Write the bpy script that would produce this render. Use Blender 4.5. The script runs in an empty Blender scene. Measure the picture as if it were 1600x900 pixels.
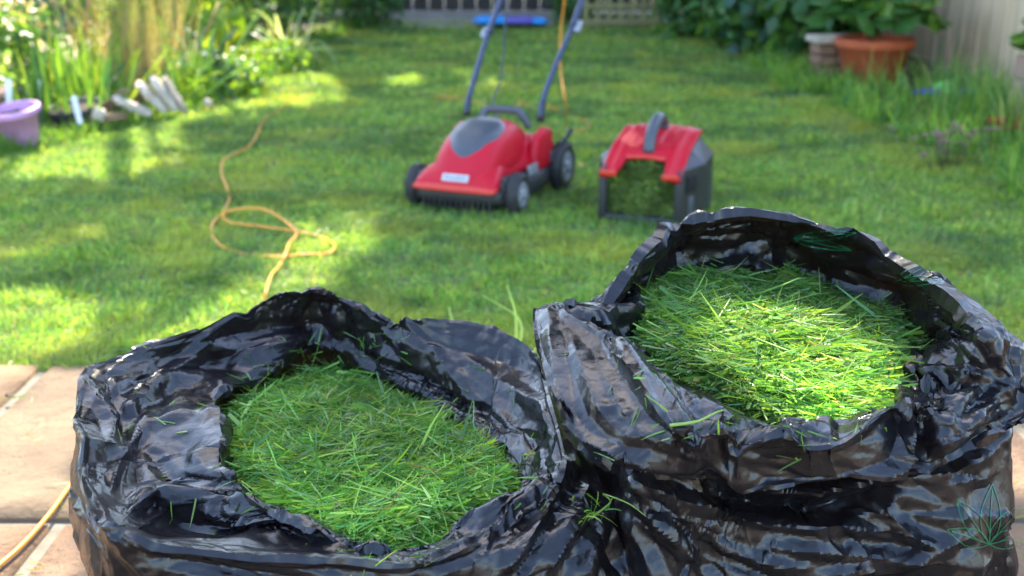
import bpy, math, random
import numpy as np
from mathutils import Vector, Matrix, noise
from mathutils.bvhtree import BVHTree
RS = np.random.RandomState(7); random.seed(7)
scene = bpy.context.scene
COL = scene.collection
R = math.radians
# ------------------------------------------------------------------ camera, world, sun, exposure
CAM_H, FPX, PITCH = 0.90, 1750.0, math.atan(580/1750.0)
cd = bpy.data.cameras.new('camera'); cam = bpy.data.objects.new('camera', cd); COL.objects.link(cam)
cam.location = (0, 0, CAM_H); cam.rotation_euler = (math.pi/2-PITCH, 0, 0)
cd.sensor_width = 36; cd.lens = 36*FPX/1600; cd.clip_start = 0.05; cd.clip_end = 500
cd.dof.use_dof = True; cd.dof.focus_distance = 1.17; cd.dof.aperture_fstop = 4.9; cd.dof.aperture_blades = 9
scene.camera = cam
SUN_EL, SUN_AZ = R(52), math.atan2(-0.20, 1.0)           # azimuth measured from +Y towards +X
SDIR = np.array([math.sin(SUN_AZ)*math.cos(SUN_EL), math.cos(SUN_AZ)*math.cos(SUN_EL), math.sin(SUN_EL)])
w = bpy.data.worlds.new('World'); scene.world = w; w.use_nodes = True
nt = w.node_tree; nt.nodes.clear()
sky = nt.nodes.new('ShaderNodeTexSky'); sky.sky_type = 'NISHITA'; sky.sun_disc = False
sky.sun_elevation = SUN_EL; sky.sun_rotation = SUN_AZ; sky.dust_density = 1.2; sky.ozone_density = 1.0
bg = nt.nodes.new('ShaderNodeBackground'); bg.inputs[1].default_value = 0.15
wo = nt.nodes.new('ShaderNodeOutputWorld')
nt.links.new(sky.outputs[0], bg.inputs[0]); nt.links.new(bg.outputs[0], wo.inputs[0])
sl = bpy.data.lights.new('sun', 'SUN'); sl.energy = 2.8; sl.angle = R(0.53); sl.color = (1, .93, .80)
so = bpy.data.objects.new('sun', sl); COL.objects.link(so)
so.rotation_euler = Vector(SDIR).to_track_quat('Z', 'Y').to_euler(); so.location = (0, 0, 12)
scene.view_settings.view_transform = 'Standard'; scene.view_settings.look = 'None'
scene.view_settings.gamma = 1; scene.view_settings.exposure = 2.7
scene.cycles.max_bounces = 8; scene.cycles.transparent_max_bounces = 8; scene.cycles.use_denoising = True
scene.cycles.sample_clamp_indirect = 6

# ------------------------------------------------------------------ helpers
def pt(u, v, h=0.0):
    """the point at height h seen at photo pixel (u, v)"""
    cp, sp = math.cos(PITCH), math.sin(PITCH)
    a, b = (u-800)/FPX, (450-v)/FPX
    d = np.array([a, cp+b*sp, -sp+b*cp])
    return np.array([0, 0, CAM_H]) + d*((h-CAM_H)/d[2])
def ptd(u, v, y):
    """the point at ground distance y seen at photo pixel (u, v)"""
    cp, sp = math.cos(PITCH), math.sin(PITCH)
    a, b = (u-800)/FPX, (450-v)/FPX
    d = np.array([a, cp+b*sp, -sp+b*cp])
    return np.array([0, 0, CAM_H]) + d*(y/d[1])
def px(P):
    P = np.asarray(P, float); cp, sp = math.cos(PITCH), math.sin(PITCH)
    x, y, z = P[..., 0], P[..., 1], P[..., 2]-CAM_H
    dz = y*cp - z*sp; up = y*sp + z*cp
    return 800+FPX*x/dz, 450-FPX*up/dz
def tag(o, label=None, cat=None, group=None, kind=None):
    if label: o['label'] = label
    if cat: o['category'] = cat
    if group: o['group'] = group
    if kind: o['kind'] = kind
    return o
def empty(name, loc, rz=0, label=None, cat=None, group=None):
    o = bpy.data.objects.new(name, None); COL.objects.link(o); o.empty_display_size = .05
    o.location = tuple(float(a) for a in loc); o.rotation_euler = (0, 0, rz)
    return tag(o, label, cat, group)
def link(name, me, mat, parent=None):
    o = bpy.data.objects.new(name, me); COL.objects.link(o)
    if mat and not me.materials: me.materials.append(mat)
    if parent: o.parent = parent
    return o
def mesh_np(name, V, F, smooth=True, col=None):
    """V (n,3); F (m,k) int array with constant k"""
    V = np.ascontiguousarray(V, np.float32); F = np.ascontiguousarray(F, np.int32)
    me = bpy.data.meshes.new(name); m, k = F.shape
    me.vertices.add(len(V)); me.vertices.foreach_set('co', V.ravel())
    me.loops.add(m*k); me.loops.foreach_set('vertex_index', F.ravel())
    me.polygons.add(m); me.polygons.foreach_set('loop_start', np.arange(0, m*k, k, dtype=np.int32))
    me.polygons.foreach_set('use_smooth', np.full(m, smooth))
    if col is not None:
        at = me.attributes.new('tint', 'FLOAT_COLOR', 'POINT')
        c = np.ones((len(V), 4), np.float32); c[:, :3] = col; at.data.foreach_set('color', c.ravel())
    me.update(calc_edges=True); me.validate()
    return me
def poly(name, V, F, mat, parent=None, smooth=True, bevel=0, seg=2):
    me = bpy.data.meshes.new(name); me.from_pydata([tuple(map(float, v)) for v in V], [], [tuple(f) for f in F]); me.update()
    for p in me.polygons: p.use_smooth = smooth
    o = link(name, me, mat, parent)
    if bevel:
        b = o.modifiers.new('b', 'BEVEL'); b.width = bevel; b.segments = seg; b.limit_method = 'ANGLE'; b.angle_limit = R(35)
    return o
class MB:
    """collects simple shapes into one mesh"""
    def __init__(s): s.V = []; s.F = []
    def add(s, V, F):
        n = len(s.V); s.V += [tuple(map(float, v)) for v in V]; s.F += [tuple(i+n for i in f) for f in F]; return s
    def box(s, c, d, rot=None):
        V = [np.array([sx*d[0]/2, sy*d[1]/2, sz*d[2]/2]) for sx in (-1, 1) for sy in (-1, 1) for sz in (-1, 1)]
        if rot is not None:
            M = np.array(rot.to_matrix() if hasattr(rot, 'to_matrix') else rot); V = [M@v for v in V]
        return s.add([v+np.array(c) for v in V], [(0, 1, 3, 2), (4, 6, 7, 5), (0, 4, 5, 1), (2, 3, 7, 6), (0, 2, 6, 4), (1, 5, 7, 3)])
    def tube(s, pts, r, n=10, caps=True, flat=1.0):
        pts = np.array(pts, float); m = len(pts)
        r = np.full(m, r) if np.isscalar(r) else np.array(r)
        T = np.gradient(pts, axis=0); T /= np.linalg.norm(T, axis=1)[:, None]+1e-9
        a = np.array([0, 0, 1.]) if abs(T[0, 2]) < .9 else np.array([1., 0, 0])
        V = []; nn = np.cross(T[0], a)
        for i in range(m):
            nn = nn-T[i]*nn.dot(T[i]); nn /= np.linalg.norm(nn)+1e-9; b = np.cross(T[i], nn)
            for k in range(n):
                t = 2*math.pi*k/n; V.append(pts[i]+r[i]*(math.cos(t)*nn+math.sin(t)*b*flat))
        F = [(i*n+k, i*n+(k+1) % n, (i+1)*n+(k+1) % n, (i+1)*n+k) for i in range(m-1) for k in range(n)]
        if caps: F += [tuple(range(n))[::-1], tuple((m-1)*n+k for k in range(n))]
        return s.add(V, F)
    def lathe(s, prof, n=24, M=None, c=(0, 0, 0), cap=False):
        V = []
        for r, z in prof:
            for k in range(n):
                t = 2*math.pi*k/n; v = np.array([r*math.cos(t), r*math.sin(t), z])
                if M is not None: v = np.array(M)@v
                V.append(v+np.array(c))
        m = len(prof)
        F = [(i*n+k, i*n+(k+1) % n, (i+1)*n+(k+1) % n, (i+1)*n+k) for i in range(m-1) for k in range(n)]
        if cap: F += [tuple(range(n))[::-1], tuple((m-1)*n+k for k in range(n))]
        return s.add(V, F)
    def build(s, name, mat, parent=None, smooth=True, bevel=0, seg=2):
        return poly(name, s.V, s.F, mat, parent, smooth, bevel, seg)
def loft(sections, close=True, cap=True):
    """sections: list of equal length closed point lists"""
    n = len(sections[0]); V = [p for s in sections for p in s]; m = len(sections)
    F = [(i*n+k, i*n+(k+1) % n, (i+1)*n+(k+1) % n, (i+1)*n+k) for i in range(m-1) for k in range(n)]
    if cap: F += [tuple(range(n))[::-1], tuple((m-1)*n+k for k in range(n))]
    return V, F
def smooth_path(P, k=8):
    P = np.array(P, float); out = []
    Q = np.vstack([2*P[0]-P[1], P, 2*P[-1]-P[-2]])
    for i in range(1, len(Q)-2):
        for j in range(k):
            t = j/k; a, b, c, d = Q[i-1], Q[i], Q[i+1], Q[i+2]
            out.append(.5*((2*b)+(-a+c)*t+(2*a-5*b+4*c-d)*t*t+(-a+3*b-3*c+d)*t**3))
    out.append(P[-1]); return np.array(out)
# ------------------------------------------------------------------ materials
def mat(name, col=(.5, .5, .5), rough=.5, spec=.5, metal=0, coat=0, var=0, vscale=8, bump=0, bscale=60, col2=None, trans=0, tcol=None, attr=False, bdist=.002):
    m = bpy.data.materials.new(name); m.use_nodes = True; t = m.node_tree; N = t.nodes; L = t.links
    b = N['Principled BSDF']; out = N['Material Output']
    b.inputs['Base Color'].default_value = (*col, 1); b.inputs['Roughness'].default_value = rough
    b.inputs['Specular IOR Level'].default_value = spec; b.inputs['Metallic'].default_value = metal
    b.inputs['Coat Weight'].default_value = coat; b.inputs['Coat Roughness'].default_value = .12
    co = N.new('ShaderNodeTexCoord').outputs['Object']
    src = None
    if attr:
        a = N.new('ShaderNodeAttribute'); a.attribute_name = 'tint'; src = a.outputs['Color']
    if col2 is not None or var:
        nz = N.new('ShaderNodeTexNoise'); nz.inputs['Scale'].default_value = vscale; nz.inputs['Detail'].default_value = 6; nz.inputs['Roughness'].default_value = .6
        L.new(co, nz.inputs['Vector'])
        mp = N.new('ShaderNodeMapRange'); mp.inputs[1].default_value = .32; mp.inputs[2].default_value = .68
        L.new(nz.outputs['Fac'], mp.inputs[0])
        mx = N.new('ShaderNodeMix'); mx.data_type = 'RGBA'; L.new(mp.outputs[0], mx.inputs[0])
        c2 = col2 or tuple(c*(1-var) for c in col)
        if src is None:
            mx.inputs[6].default_value = (*col, 1); mx.inputs[7].default_value = (*c2, 1)
        else:
            mm = N.new('ShaderNodeMix'); mm.data_type = 'RGBA'; mm.blend_type = 'MULTIPLY'; mm.inputs[0].default_value = 1
            L.new(src, mm.inputs[6]); mm.inputs[7].default_value = (*[(1-var)]*3, 1)
            L.new(src, mx.inputs[6]); L.new(mm.outputs[2], mx.inputs[7])
        src = mx.outputs[2]
    if src is not None: L.new(src, b.inputs['Base Color'])
    if bump:
        n2 = N.new('ShaderNodeTexNoise'); n2.inputs['Scale'].default_value = bscale; n2.inputs['Detail'].default_value = 8
        L.new(co, n2.inputs['Vector']); bp = N.new('ShaderNodeBump'); bp.inputs['Strength'].default_value = bump; bp.inputs['Distance'].default_value = bdist
        L.new(n2.outputs['Fac'], bp.inputs['Height']); L.new(bp.outputs[0], b.inputs['Normal'])
    if trans:
        tr = N.new('ShaderNodeBsdfTranslucent'); ms = N.new('ShaderNodeMixShader'); ms.inputs[0].default_value = trans
        if src is not None and tcol is None:
            g = N.new('ShaderNodeMix'); g.data_type = 'RGBA'; g.blend_type = 'MULTIPLY'; g.inputs[0].default_value = 1
            L.new(src, g.inputs[6]); g.inputs[7].default_value = (2.2, 1.9, .7, 1); L.new(g.outputs[2], tr.inputs[0])
        else: tr.inputs[0].default_value = (*(tcol or col), 1)
        L.new(b.outputs[0], ms.inputs[1]); L.new(tr.outputs[0], ms.inputs[2]); L.new(ms.outputs[0], out.inputs[0])
    return m
def jitter(base, n, dh=.25, rs=RS):
    """n colours around the base colours (list), each varied"""
    base = np.array(base, float); c = base[rs.randint(0, len(base), n)]
    c = c*(1+rs.uniform(-dh, dh, (n, 1))); c = c*(1+rs.uniform(-dh*.35, dh*.35, (n, 3)))
    return np.clip(c, 0.002, 1)
def fbm(x, y, s=1.0, z=0.0, oct=3):
    """fast value noise for arrays"""
    out = np.zeros(np.shape(x)); amp = 1; tot = 0
    for o in range(oct):
        X = np.asarray(x)*s*2**o+17.3*o+z; Y = np.asarray(y)*s*2**o-9.1*o+z*.7
        xi, yi = np.floor(X).astype(np.int64), np.floor(Y).astype(np.int64); fx, fy = X-xi, Y-yi
        fx = fx*fx*(3-2*fx); fy = fy*fy*(3-2*fy)
        def hsh(a, b):
            h = (a*374761393+b*668265263) & 0x7fffffff; h = ((h ^ (h >> 13))*1274126177) & 0x7fffffff
            return ((h ^ (h >> 16)) & 0xffff)/65535.
        v = (hsh(xi, yi)*(1-fx)+hsh(xi+1, yi)*fx)*(1-fy)+(hsh(xi, yi+1)*(1-fx)+hsh(xi+1, yi+1)*fx)*fy
        out += v*amp; tot += amp; amp *= .5
    return out/tot
def unit(a): return a/(np.linalg.norm(a, axis=-1, keepdims=True)+1e-12)
def blades(P0, D, L, W, droop, col, segs=3, side=None, rs=RS, curl=0.0, tipw=.06):
    """many tapered grass blades -> verts, quads, colours. D unit directions"""
    n = len(P0); L = np.broadcast_to(L, (n,)); W = np.broadcast_to(W, (n,)); droop = np.broadcast_to(droop, (n,))
    if side is None:
        r = rs.normal(size=(n, 3)); r[:, 2] *= .5; side = unit(np.cross(D, r))
    cu = unit(np.cross(D, side))*rs.uniform(-1, 1, (n, 1))*curl + side*rs.uniform(-1, 1, (n, 1))*curl*.6
    ts = np.linspace(0, 1, segs+1); V = np.zeros((n, segs+1, 2, 3), np.float32)
    for i, t in enumerate(ts):
        c = P0+D*(L*t)[:, None]+cu*(L*t*t)[:, None]; c[:, 2] -= droop*L*t*t
        wd = W*.5*(.80+.45*t-.95*t*t) if i < segs else W*tipw
        V[:, i, 0] = c-side*wd[:, None]; V[:, i, 1] = c+side*wd[:, None]
    base = np.arange(n)[:, None]*(2*(segs+1)); F = []
    for i in range(segs): F.append(np.stack([base[:, 0]+2*i, base[:, 0]+2*i+1, base[:, 0]+2*i+3, base[:, 0]+2*i+2], 1))
    F = np.stack(F, 1).reshape(-1, 4)
    return V.reshape(-1, 3), F, np.repeat(col, 2*(segs+1), axis=0)
def leaves(C, N, D, L, W, col, fold=.25, droop=.15):
    """leaf shaped faces: 6 verts (4 quads-ish as 4 tris). C base points, D direction, N up normal"""
    n = len(C); L = np.broadcast_to(L, (n,))[:, None]; W = np.broadcast_to(W, (n,))[:, None]
    D = unit(D); S = unit(np.cross(D, N)); U = np.cross(S, D)
    m1 = C+D*L*.38-U*L*.02; m2 = C+D*L*.72-U*L*droop*.5; tip = C+D*L-U*L*droop
    V = np.stack([C, m1+S*W*.5+U*W*fold, m2+S*W*.36+U*W*fold*.6, tip, m2-S*W*.36+U*W*fold*.6, m1-S*W*.5+U*W*fold, m1, m2], 1)
    b = (np.arange(n)*8)[:, None]
    F = np.concatenate([b+np.array([[0, 1, 2, 7]])*1, ], 0) if False else None
    q = np.array([[0, 1, 6, 0], ])
    T = np.array([[0, 1, 6], [1, 2, 7], [1, 7, 6], [2, 3, 7], [0, 6, 5], [6, 7, 4], [6, 4, 5], [7, 3, 4]])
    F = (b[:, None, :]+T[None]).reshape(-1, 3)
    return V.reshape(-1, 3), F, np.repeat(col, 8, axis=0)
def cat_(parts):
    V, F, C, n = [], [], [], 0
    for v, f, c in parts: V.append(v); F.append(f+n); C.append(c); n += len(v)
    return np.vstack(V), np.vstack(F), np.vstack(C)
def build(name, parts, m, parent=None, smooth=True, origin=(0, 0, 0)):
    V, F, C = cat_(parts) if isinstance(parts, list) else parts
    return link(name, mesh_np(name, V-np.array(origin), F, smooth, C), m, parent)
# ------------------------------------------------------------------ refuse sacks: hand-shaped rings, then buckled like film
def spline_ring(P, N, soft=1.0):
    """periodic Catmull-Rom through K stations -> N points, even in station index"""
    P = np.array(P); K = len(P); t = np.arange(N)*K/N; i = np.floor(t).astype(int); f = (t-i)[:, None]
    a, b, c, d = P[(i-1) % K], P[i % K], P[(i+1) % K], P[(i+2) % K]
    return soft*.5*(2*b+(c-a)*f+(2*a-5*b+4*c-d)*f*f+(-a+3*b-3*c+d)*f**3)+(1-soft)*(b*(1-f)+c*f)
def grid_from(rings, rows, N):
    """rings: list of (N,3); rows: number of rows between consecutive rings"""
    Rg = np.array(rings); out = []
    for j in range(len(Rg)-1):
        a = Rg[max(j-1, 0)]; b = Rg[j]; c = Rg[j+1]; d = Rg[min(j+2, len(Rg)-1)]
        for k in range(rows[j]):
            f = k/rows[j]
            cr = .5*(2*b+(c-a)*f+(2*a-5*b+4*c-d)*f*f+(-a+3*b-3*c+d)*f**3)
            ln = b*(1-f)+c*f
            out.append(.25*cr+.75*ln)
    out.append(Rg[-1]); return np.array(out)
def normals(X):
    du = np.roll(X, -1, 1)-np.roll(X, 1, 1); dv = np.gradient(X, axis=0)
    return unit(np.cross(du, dv))
def up2(X):
    M, N, _ = X.shape
    a = np.zeros((M, 2*N, 3)); a[:, ::2] = X; Xp = (9*(X+np.roll(X, -1, 1))-np.roll(X, 1, 1)-np.roll(X, -2, 1))/16; a[:, 1::2] = Xp
    b = np.zeros((2*M-1, 2*N, 3)); b[::2] = a; b[1::2] = .5*(a[1:]+a[:-1])
    if M > 3: b[3:-3:2] = (9*(a[1:-2]+a[2:-1])-a[:-3]-a[3:])/16
    return b
def lin2(X):
    M, N, _ = X.shape; a = np.zeros((M, 2*N, 3)); a[:, ::2] = X; a[:, 1::2] = .5*(X+np.roll(X, -1, 1)); b = np.zeros((2*M-1, 2*N, 3)); b[::2] = a; b[1::2] = .5*(a[1:]+a[:-1]); return b
def crumple(X, gu, gv, attach, iters, seed, amp, nsc, pin=2, bend=.0, floor=None):
    """position based film: rest lengths grow by gu / gv so that the film buckles about its attachment to X"""
    M, N, _ = X.shape; T = X.copy(); rs = np.random.RandomState(seed)
    nr = normals(X)
    ph = np.array([[noise.noise(Vector(X[i, j]*nsc)+Vector((seed, 0, 0))) for j in range(N)] for i in range(M)]) if M*N < 9000 else rs.normal(size=(M, N))*.4
    X = X+nr*(ph*amp)[..., None]
    gu = np.broadcast_to(gu, (M, N)); gv = np.broadcast_to(gv, (M, N))
    Lu = np.linalg.norm(np.roll(T, -1, 1)-T, axis=2)*(1+gu)
    Lv = np.linalg.norm(T[1:]-T[:-1], axis=2)*(1+gv[:-1])
    Tr = np.roll(T, -1, 1)
    gd = (gu+gv)*.5
    La = np.linalg.norm(Tr[1:]-T[:-1], axis=2)*(1+gd[:-1]); Lb = np.linalg.norm(T[1:]-Tr[:-1], axis=2)*(1+gd[:-1])
    w = np.ones((M, N, 1)); w[:pin] = 0; w[-pin:] = 0
    def proj(A, B, L, wa, wb, k):
        d = B-A; l = np.linalg.norm(d, axis=-1, keepdims=True)+1e-9
        s = wa+wb; s[s == 0] = 1
        c = k*(l-L[..., None])/l*d/s
        return A+c*wa, B-c*wb
    at = np.broadcast_to(attach, (M, N))[..., None]
    for it in range(iters):
        X += at*(T-X)*w
        for p in (0, 1):                       # around
            ia = np.arange(p, N, 2); ib = (ia+1) % N
            X[:, ia], X[:, ib] = proj(X[:, ia], X[:, ib], Lu[:, ia], w[:, ia], w[:, ib], .9)
        for p in (0, 1):                       # up
            a = np.arange(p, M-1, 2)
            X[a], X[a+1] = proj(X[a], X[a+1], Lv[a], w[a], w[a+1], .9)
        for p in (0, 1):                       # diagonals
            a = np.arange(p, M-1, 2)
            for q in (0, 1):
                ia = np.arange(q, N, 2); ib = (ia+1) % N; g = np.ix_(a, ia); g2 = np.ix_(a+1, ib)
                X[g], X[g2] = proj(X[g], X[g2], La[g], w[g], w[g2], .45)
                g = np.ix_(a, ib); g2 = np.ix_(a+1, ia); gl = np.ix_(a, ia)
                X[g], X[g2] = proj(X[g], X[g2], Lb[gl], w[g], w[g2], .45)
        if bend:
            lap = (np.roll(X, 1, 1)+np.roll(X, -1, 1)-2*X)*.5; lap[1:-1] += .5*(X[2:]+X[:-2]-2*X[1:-1])
            X += bend*lap*w
        if floor is not None: X[..., 2] = np.maximum(X[..., 2], floor)
    return X
def grid_mesh(name, X):
    M, N, _ = X.shape; i = np.arange(M-1)[:, None]*N; j = np.arange(N)[None]; jn = (j+1) % N
    F = np.stack([i+j, i+jn, i+N+jn, i+N+j], -1).reshape(-1, 4)
    return mesh_np(name, X.reshape(-1, 3), F)
def film_material(name, tint=(.6, .32, .08)):
    m = bpy.data.materials.new(name); m.use_nodes = True; t = m.node_tree; N = t.nodes; L = t.links
    b = N['Principled BSDF']; b.inputs['Base Color'].default_value = (.005, .005, .0065, 1); b.inputs['Roughness'].default_value = .24
    b.inputs['Specular IOR Level'].default_value = .55
    co = N.new('ShaderNodeTexCoord').outputs['Object']
    nz = N.new('ShaderNodeTexNoise'); nz.inputs['Scale'].default_value = 9; nz.inputs['Detail'].default_value = 3; L.new(co, nz.inputs['Vector'])
    prev = None
    # small flat facets, each tilted its own way, at two sizes; then fine grain
    for k, (rot, sc, vs, ds) in enumerate((((.3, .5, .6), (1, 2.2, 1.6), 15, .09), ((.9, -.4, 1.9), (1, 2.4, 1.5), 38, .05))):
        mp = N.new('ShaderNodeMapping'); mp.inputs['Rotation'].default_value = rot; mp.inputs['Scale'].default_value = sc; L.new(co, mp.inputs[0])
        wb = N.new('ShaderNodeTexNoise'); wb.inputs['Scale'].default_value = 11; L.new(co, wb.inputs['Vector'])
        ad = N.new('ShaderNodeVectorMath'); ad.operation = 'MULTIPLY_ADD'; ad.inputs[1].default_value = (.05, .05, .05); L.new(wb.outputs['Color'], ad.inputs[0]); L.new(mp.outputs[0], ad.inputs[2])
        vo = N.new('ShaderNodeTexVoronoi'); vo.inputs['Scale'].default_value = vs; L.new(ad.outputs[0], vo.inputs['Vector'])
        su = N.new('ShaderNodeVectorMath'); su.operation = 'SUBTRACT'; L.new(ad.outputs[0], su.inputs[0]); L.new(vo.outputs['Position'], su.inputs[1])
        ce = N.new('ShaderNodeVectorMath'); ce.operation = 'SUBTRACT'; ce.inputs[1].default_value = (.5, .5, .5); L.new(vo.outputs['Color'], ce.inputs[0])
        dp = N.new('ShaderNodeVectorMath'); dp.operation = 'DOT_PRODUCT'; L.new(su.outputs[0], dp.inputs[0]); L.new(ce.outputs[0], dp.inputs[1])
        b1 = N.new('ShaderNodeBump'); b1.inputs['Strength'].default_value = 1; b1.inputs['Distance'].default_value = ds; L.new(dp.outputs['Value'], b1.inputs['Height'])
        if prev: L.new(prev.outputs[0], b1.inputs['Normal'])
        prev = b1
    n2 = N.new('ShaderNodeTexNoise'); n2.inputs['Scale'].default_value = 120; n2.inputs['Detail'].default_value = 3; L.new(co, n2.inputs['Vector'])
    b1 = N.new('ShaderNodeBump'); b1.inputs['Strength'].default_value = .45; b1.inputs['Distance'].default_value = .0012; L.new(n2.outputs['Fac'], b1.inputs['Height']); L.new(prev.outputs[0], b1.inputs['Normal']); prev = b1
    L.new(prev.outputs[0], b.inputs['Normal'])
    r = N.new('ShaderNodeMapRange'); r.inputs[3].default_value = .20; r.inputs[4].default_value = .36; L.new(nz.outputs['Fac'], r.inputs[0]); L.new(r.outputs[0], b.inputs['Roughness'])
    tr = N.new('ShaderNodeBsdfTranslucent'); tr.inputs[0].default_value = (*tint, 1)
    ms = N.new('ShaderNodeMixShader'); ms.inputs[0].default_value = .07
    L.new(b.outputs[0], ms.inputs[1]); L.new(tr.outputs[0], ms.inputs[2]); L.new(ms.outputs[0], N['Material Output'].inputs[0])
    return m
M_film = film_material('black_film')
P3 = lambda L: np.array([pt(*a) for a in L])
# ---- left sack.  stations run clockwise from the left
LB_rim = P3([(122, 665, .38), (146, 577, .39), (300, 529, .39), (400, 471, .41), (490, 447, .42), (560, 482, .40), (655, 508, .39), (760, 521, .385), (835, 552, .38), (866, 640, .37),
             (890, 738, .35), (845, 792, .34), (745, 842, .34), (632, 884, .345), (450, 872, .35), (265, 853, .355), (170, 822, .365), (128, 750, .375)])
LB_val = P3([(225, 690, .342), (220, 620, .350), (330, 572, .345), (440, 545, .345), (500, 520, .345), (570, 545, .335), (665, 590, .33), (745, 625, .33), (800, 655, .325), (835, 695, .325),
             (845, 752, .325), (805, 785, .32), (720, 832, .32), (622, 872, .32), (470, 855, .315), (300, 815, .31), (240, 785, .322), (222, 745, .330)])
LB_flap = P3([(338, 675, .352), (342, 618, .352), (385, 594, .340), (440, 575, .325), (502, 552, .32), (562, 562, .315), (648, 612, .315), (722, 650, .31), (778, 685, .31), (812, 728, .31),
              (825, 765, .315), (780, 793, .315), (708, 832, .315), (612, 868, .315), (520, 846, .332), (436, 800, .340), (374, 753, .346), (346, 718, .350)])
LB_edge = P3([(357, 690, .305), (357, 640, .305), (402, 608, .305), (447, 590, .30), (502, 569, .30), (560, 578, .30), (638, 625, .30), (712, 665, .30), (768, 700, .30), (802, 735, .30),
              (815, 770, .305), (768, 799, .305), (700, 833, .305), (606, 873, .305), (535, 848, .315), (450, 806, .315), (392, 757, .315), (366, 722, .31)])
def auto(ring, c, dr, z, scale=1.0):
    d = ring[:, :2]-c; r = np.linalg.norm(d, axis=1)[:, None]; o = np.zeros_like(ring)
    o[:, :2] = c+d/r*(r*scale+dr); o[:, 2] = z; return o
cL = LB_rim[:, :2].mean(0)
und = LB_edge.copy(); und[:, :2] = cL+(und[:, :2]-LB_edge[:, :2].mean(0))*.9+(LB_edge[:, :2].mean(0)-cL); und[:, 2] -= .04
spill = np.zeros((18, 1)); spill[7:14, 0] = (.02, .06, .10, .12, .10, .05, .015)
LB_under = auto(LB_rim, cL, spill*.35+.006, 0); LB_under[:, 2] = LB_rim[:, 2]-.035
LB_mid = auto(LB_rim, cL, spill+.004, .21); LB_low = auto(LB_rim, cL, spill*.8-.004, .09); LB_bot = auto(LB_rim, cL, spill*.7-.03, .004)
# ---- right sack.  stations run clockwise from the left corner
RB_edge = P3([(955, 508, .44), (985, 478, .44), (1015, 452, .44), (1070, 430, .44), (1140, 416, .44), (1230, 430, .44), (1320, 455, .435), (1395, 482, .43), (1428, 510, .43), (1415, 560, .425),
              (1392, 602, .42), (1350, 642, .42), (1295, 662, .42), (1210, 650, .42), (1130, 626, .425), (1060, 592, .43), (1010, 562, .43), (973, 532, .435)])
RB_wall = P3([(925, 490, .475), (968, 470, .46), (1003, 438, .475), (1068, 398, .49), (1148, 382, .50), (1240, 392, .50), (1340, 420, .49), (1425, 462, .48), (1480, 525, .46), (1432, 563, .445),
              (1402, 610, .435), (1362, 648, .435), (1293, 668, .44), (1203, 657, .44), (1118, 648, .445), (1050, 620, .455), (995, 572, .465), (950, 530, .475)])
RB_crest = P3([(888, 480, .50), (945, 476, .485), (997, 402, .53), (1068, 350, .55), (1158, 339, .56), (1262, 346, .555), (1372, 380, .545), (1462, 440, .525), (1536, 520, .50), (1500, 585, .46),
               (1450, 630, .45), (1408, 625, .45), (1300, 690, .445), (1200, 688, .445), (1105, 690, .45), (1062, 668, .465), (1000, 590, .485), (940, 518, .50)])
RB_lip = P3([(837, 488, .485), (930, 478, .47), (995, 420, .50), (1066, 356, .53), (1160, 345, .54), (1270, 354, .535), (1392, 392, .52), (1500, 460, .50), (1600, 555, .47), (1625, 640, .43),
             (1530, 690, .41), (1418, 735, .385), (1310, 765, .385), (1205, 768, .385), (1112, 745, .395), (1030, 738, .41), (930, 712, .42), (860, 610, .45)])
cR = RB_lip[:, :2].mean(0)
rund = RB_edge.copy(); rund[:, :2] = RB_edge[:, :2].mean(0)+(RB_edge[:, :2]-RB_edge[:, :2].mean(0))*.9; rund[:, 2] -= .04
RB_tuck = auto(RB_lip, cR, -.060, 0); RB_tuck[:, 2] = RB_lip[:, 2]+.004; RB_tuck[2:9, 2] -= .03; RB_tuck[8:12, 2] -= .01; RB_tuck[2:9, :2] = auto(RB_lip, cR, .004, 0)[2:9, :2]
RB_mid = auto(RB_lip, cR, -.024, .27); RB_low = auto(RB_lip, cR, -.035, .12); RB_bot = auto(RB_lip, cR, -.06, .004)
for A, e_ in ((RB_mid, .026), (RB_low, .022), (RB_bot, .015)):
    for i in (8, 9, 10):
        d = A[i, :2]-cR; A[i, :2] += d/np.linalg.norm(d)*e_
for A, k in ((RB_mid, .5), (RB_low, .8), (RB_bot, 1)):       # the overhanging left corner does not reach the ground
    for i, s in ((0, .07), (1, .03), (17, .07), (16, .05), (15, .02)):
        d = A[i, :2]-cR; A[i, :2] -= d/np.linalg.norm(d)*s*(.6+.4*k)
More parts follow.
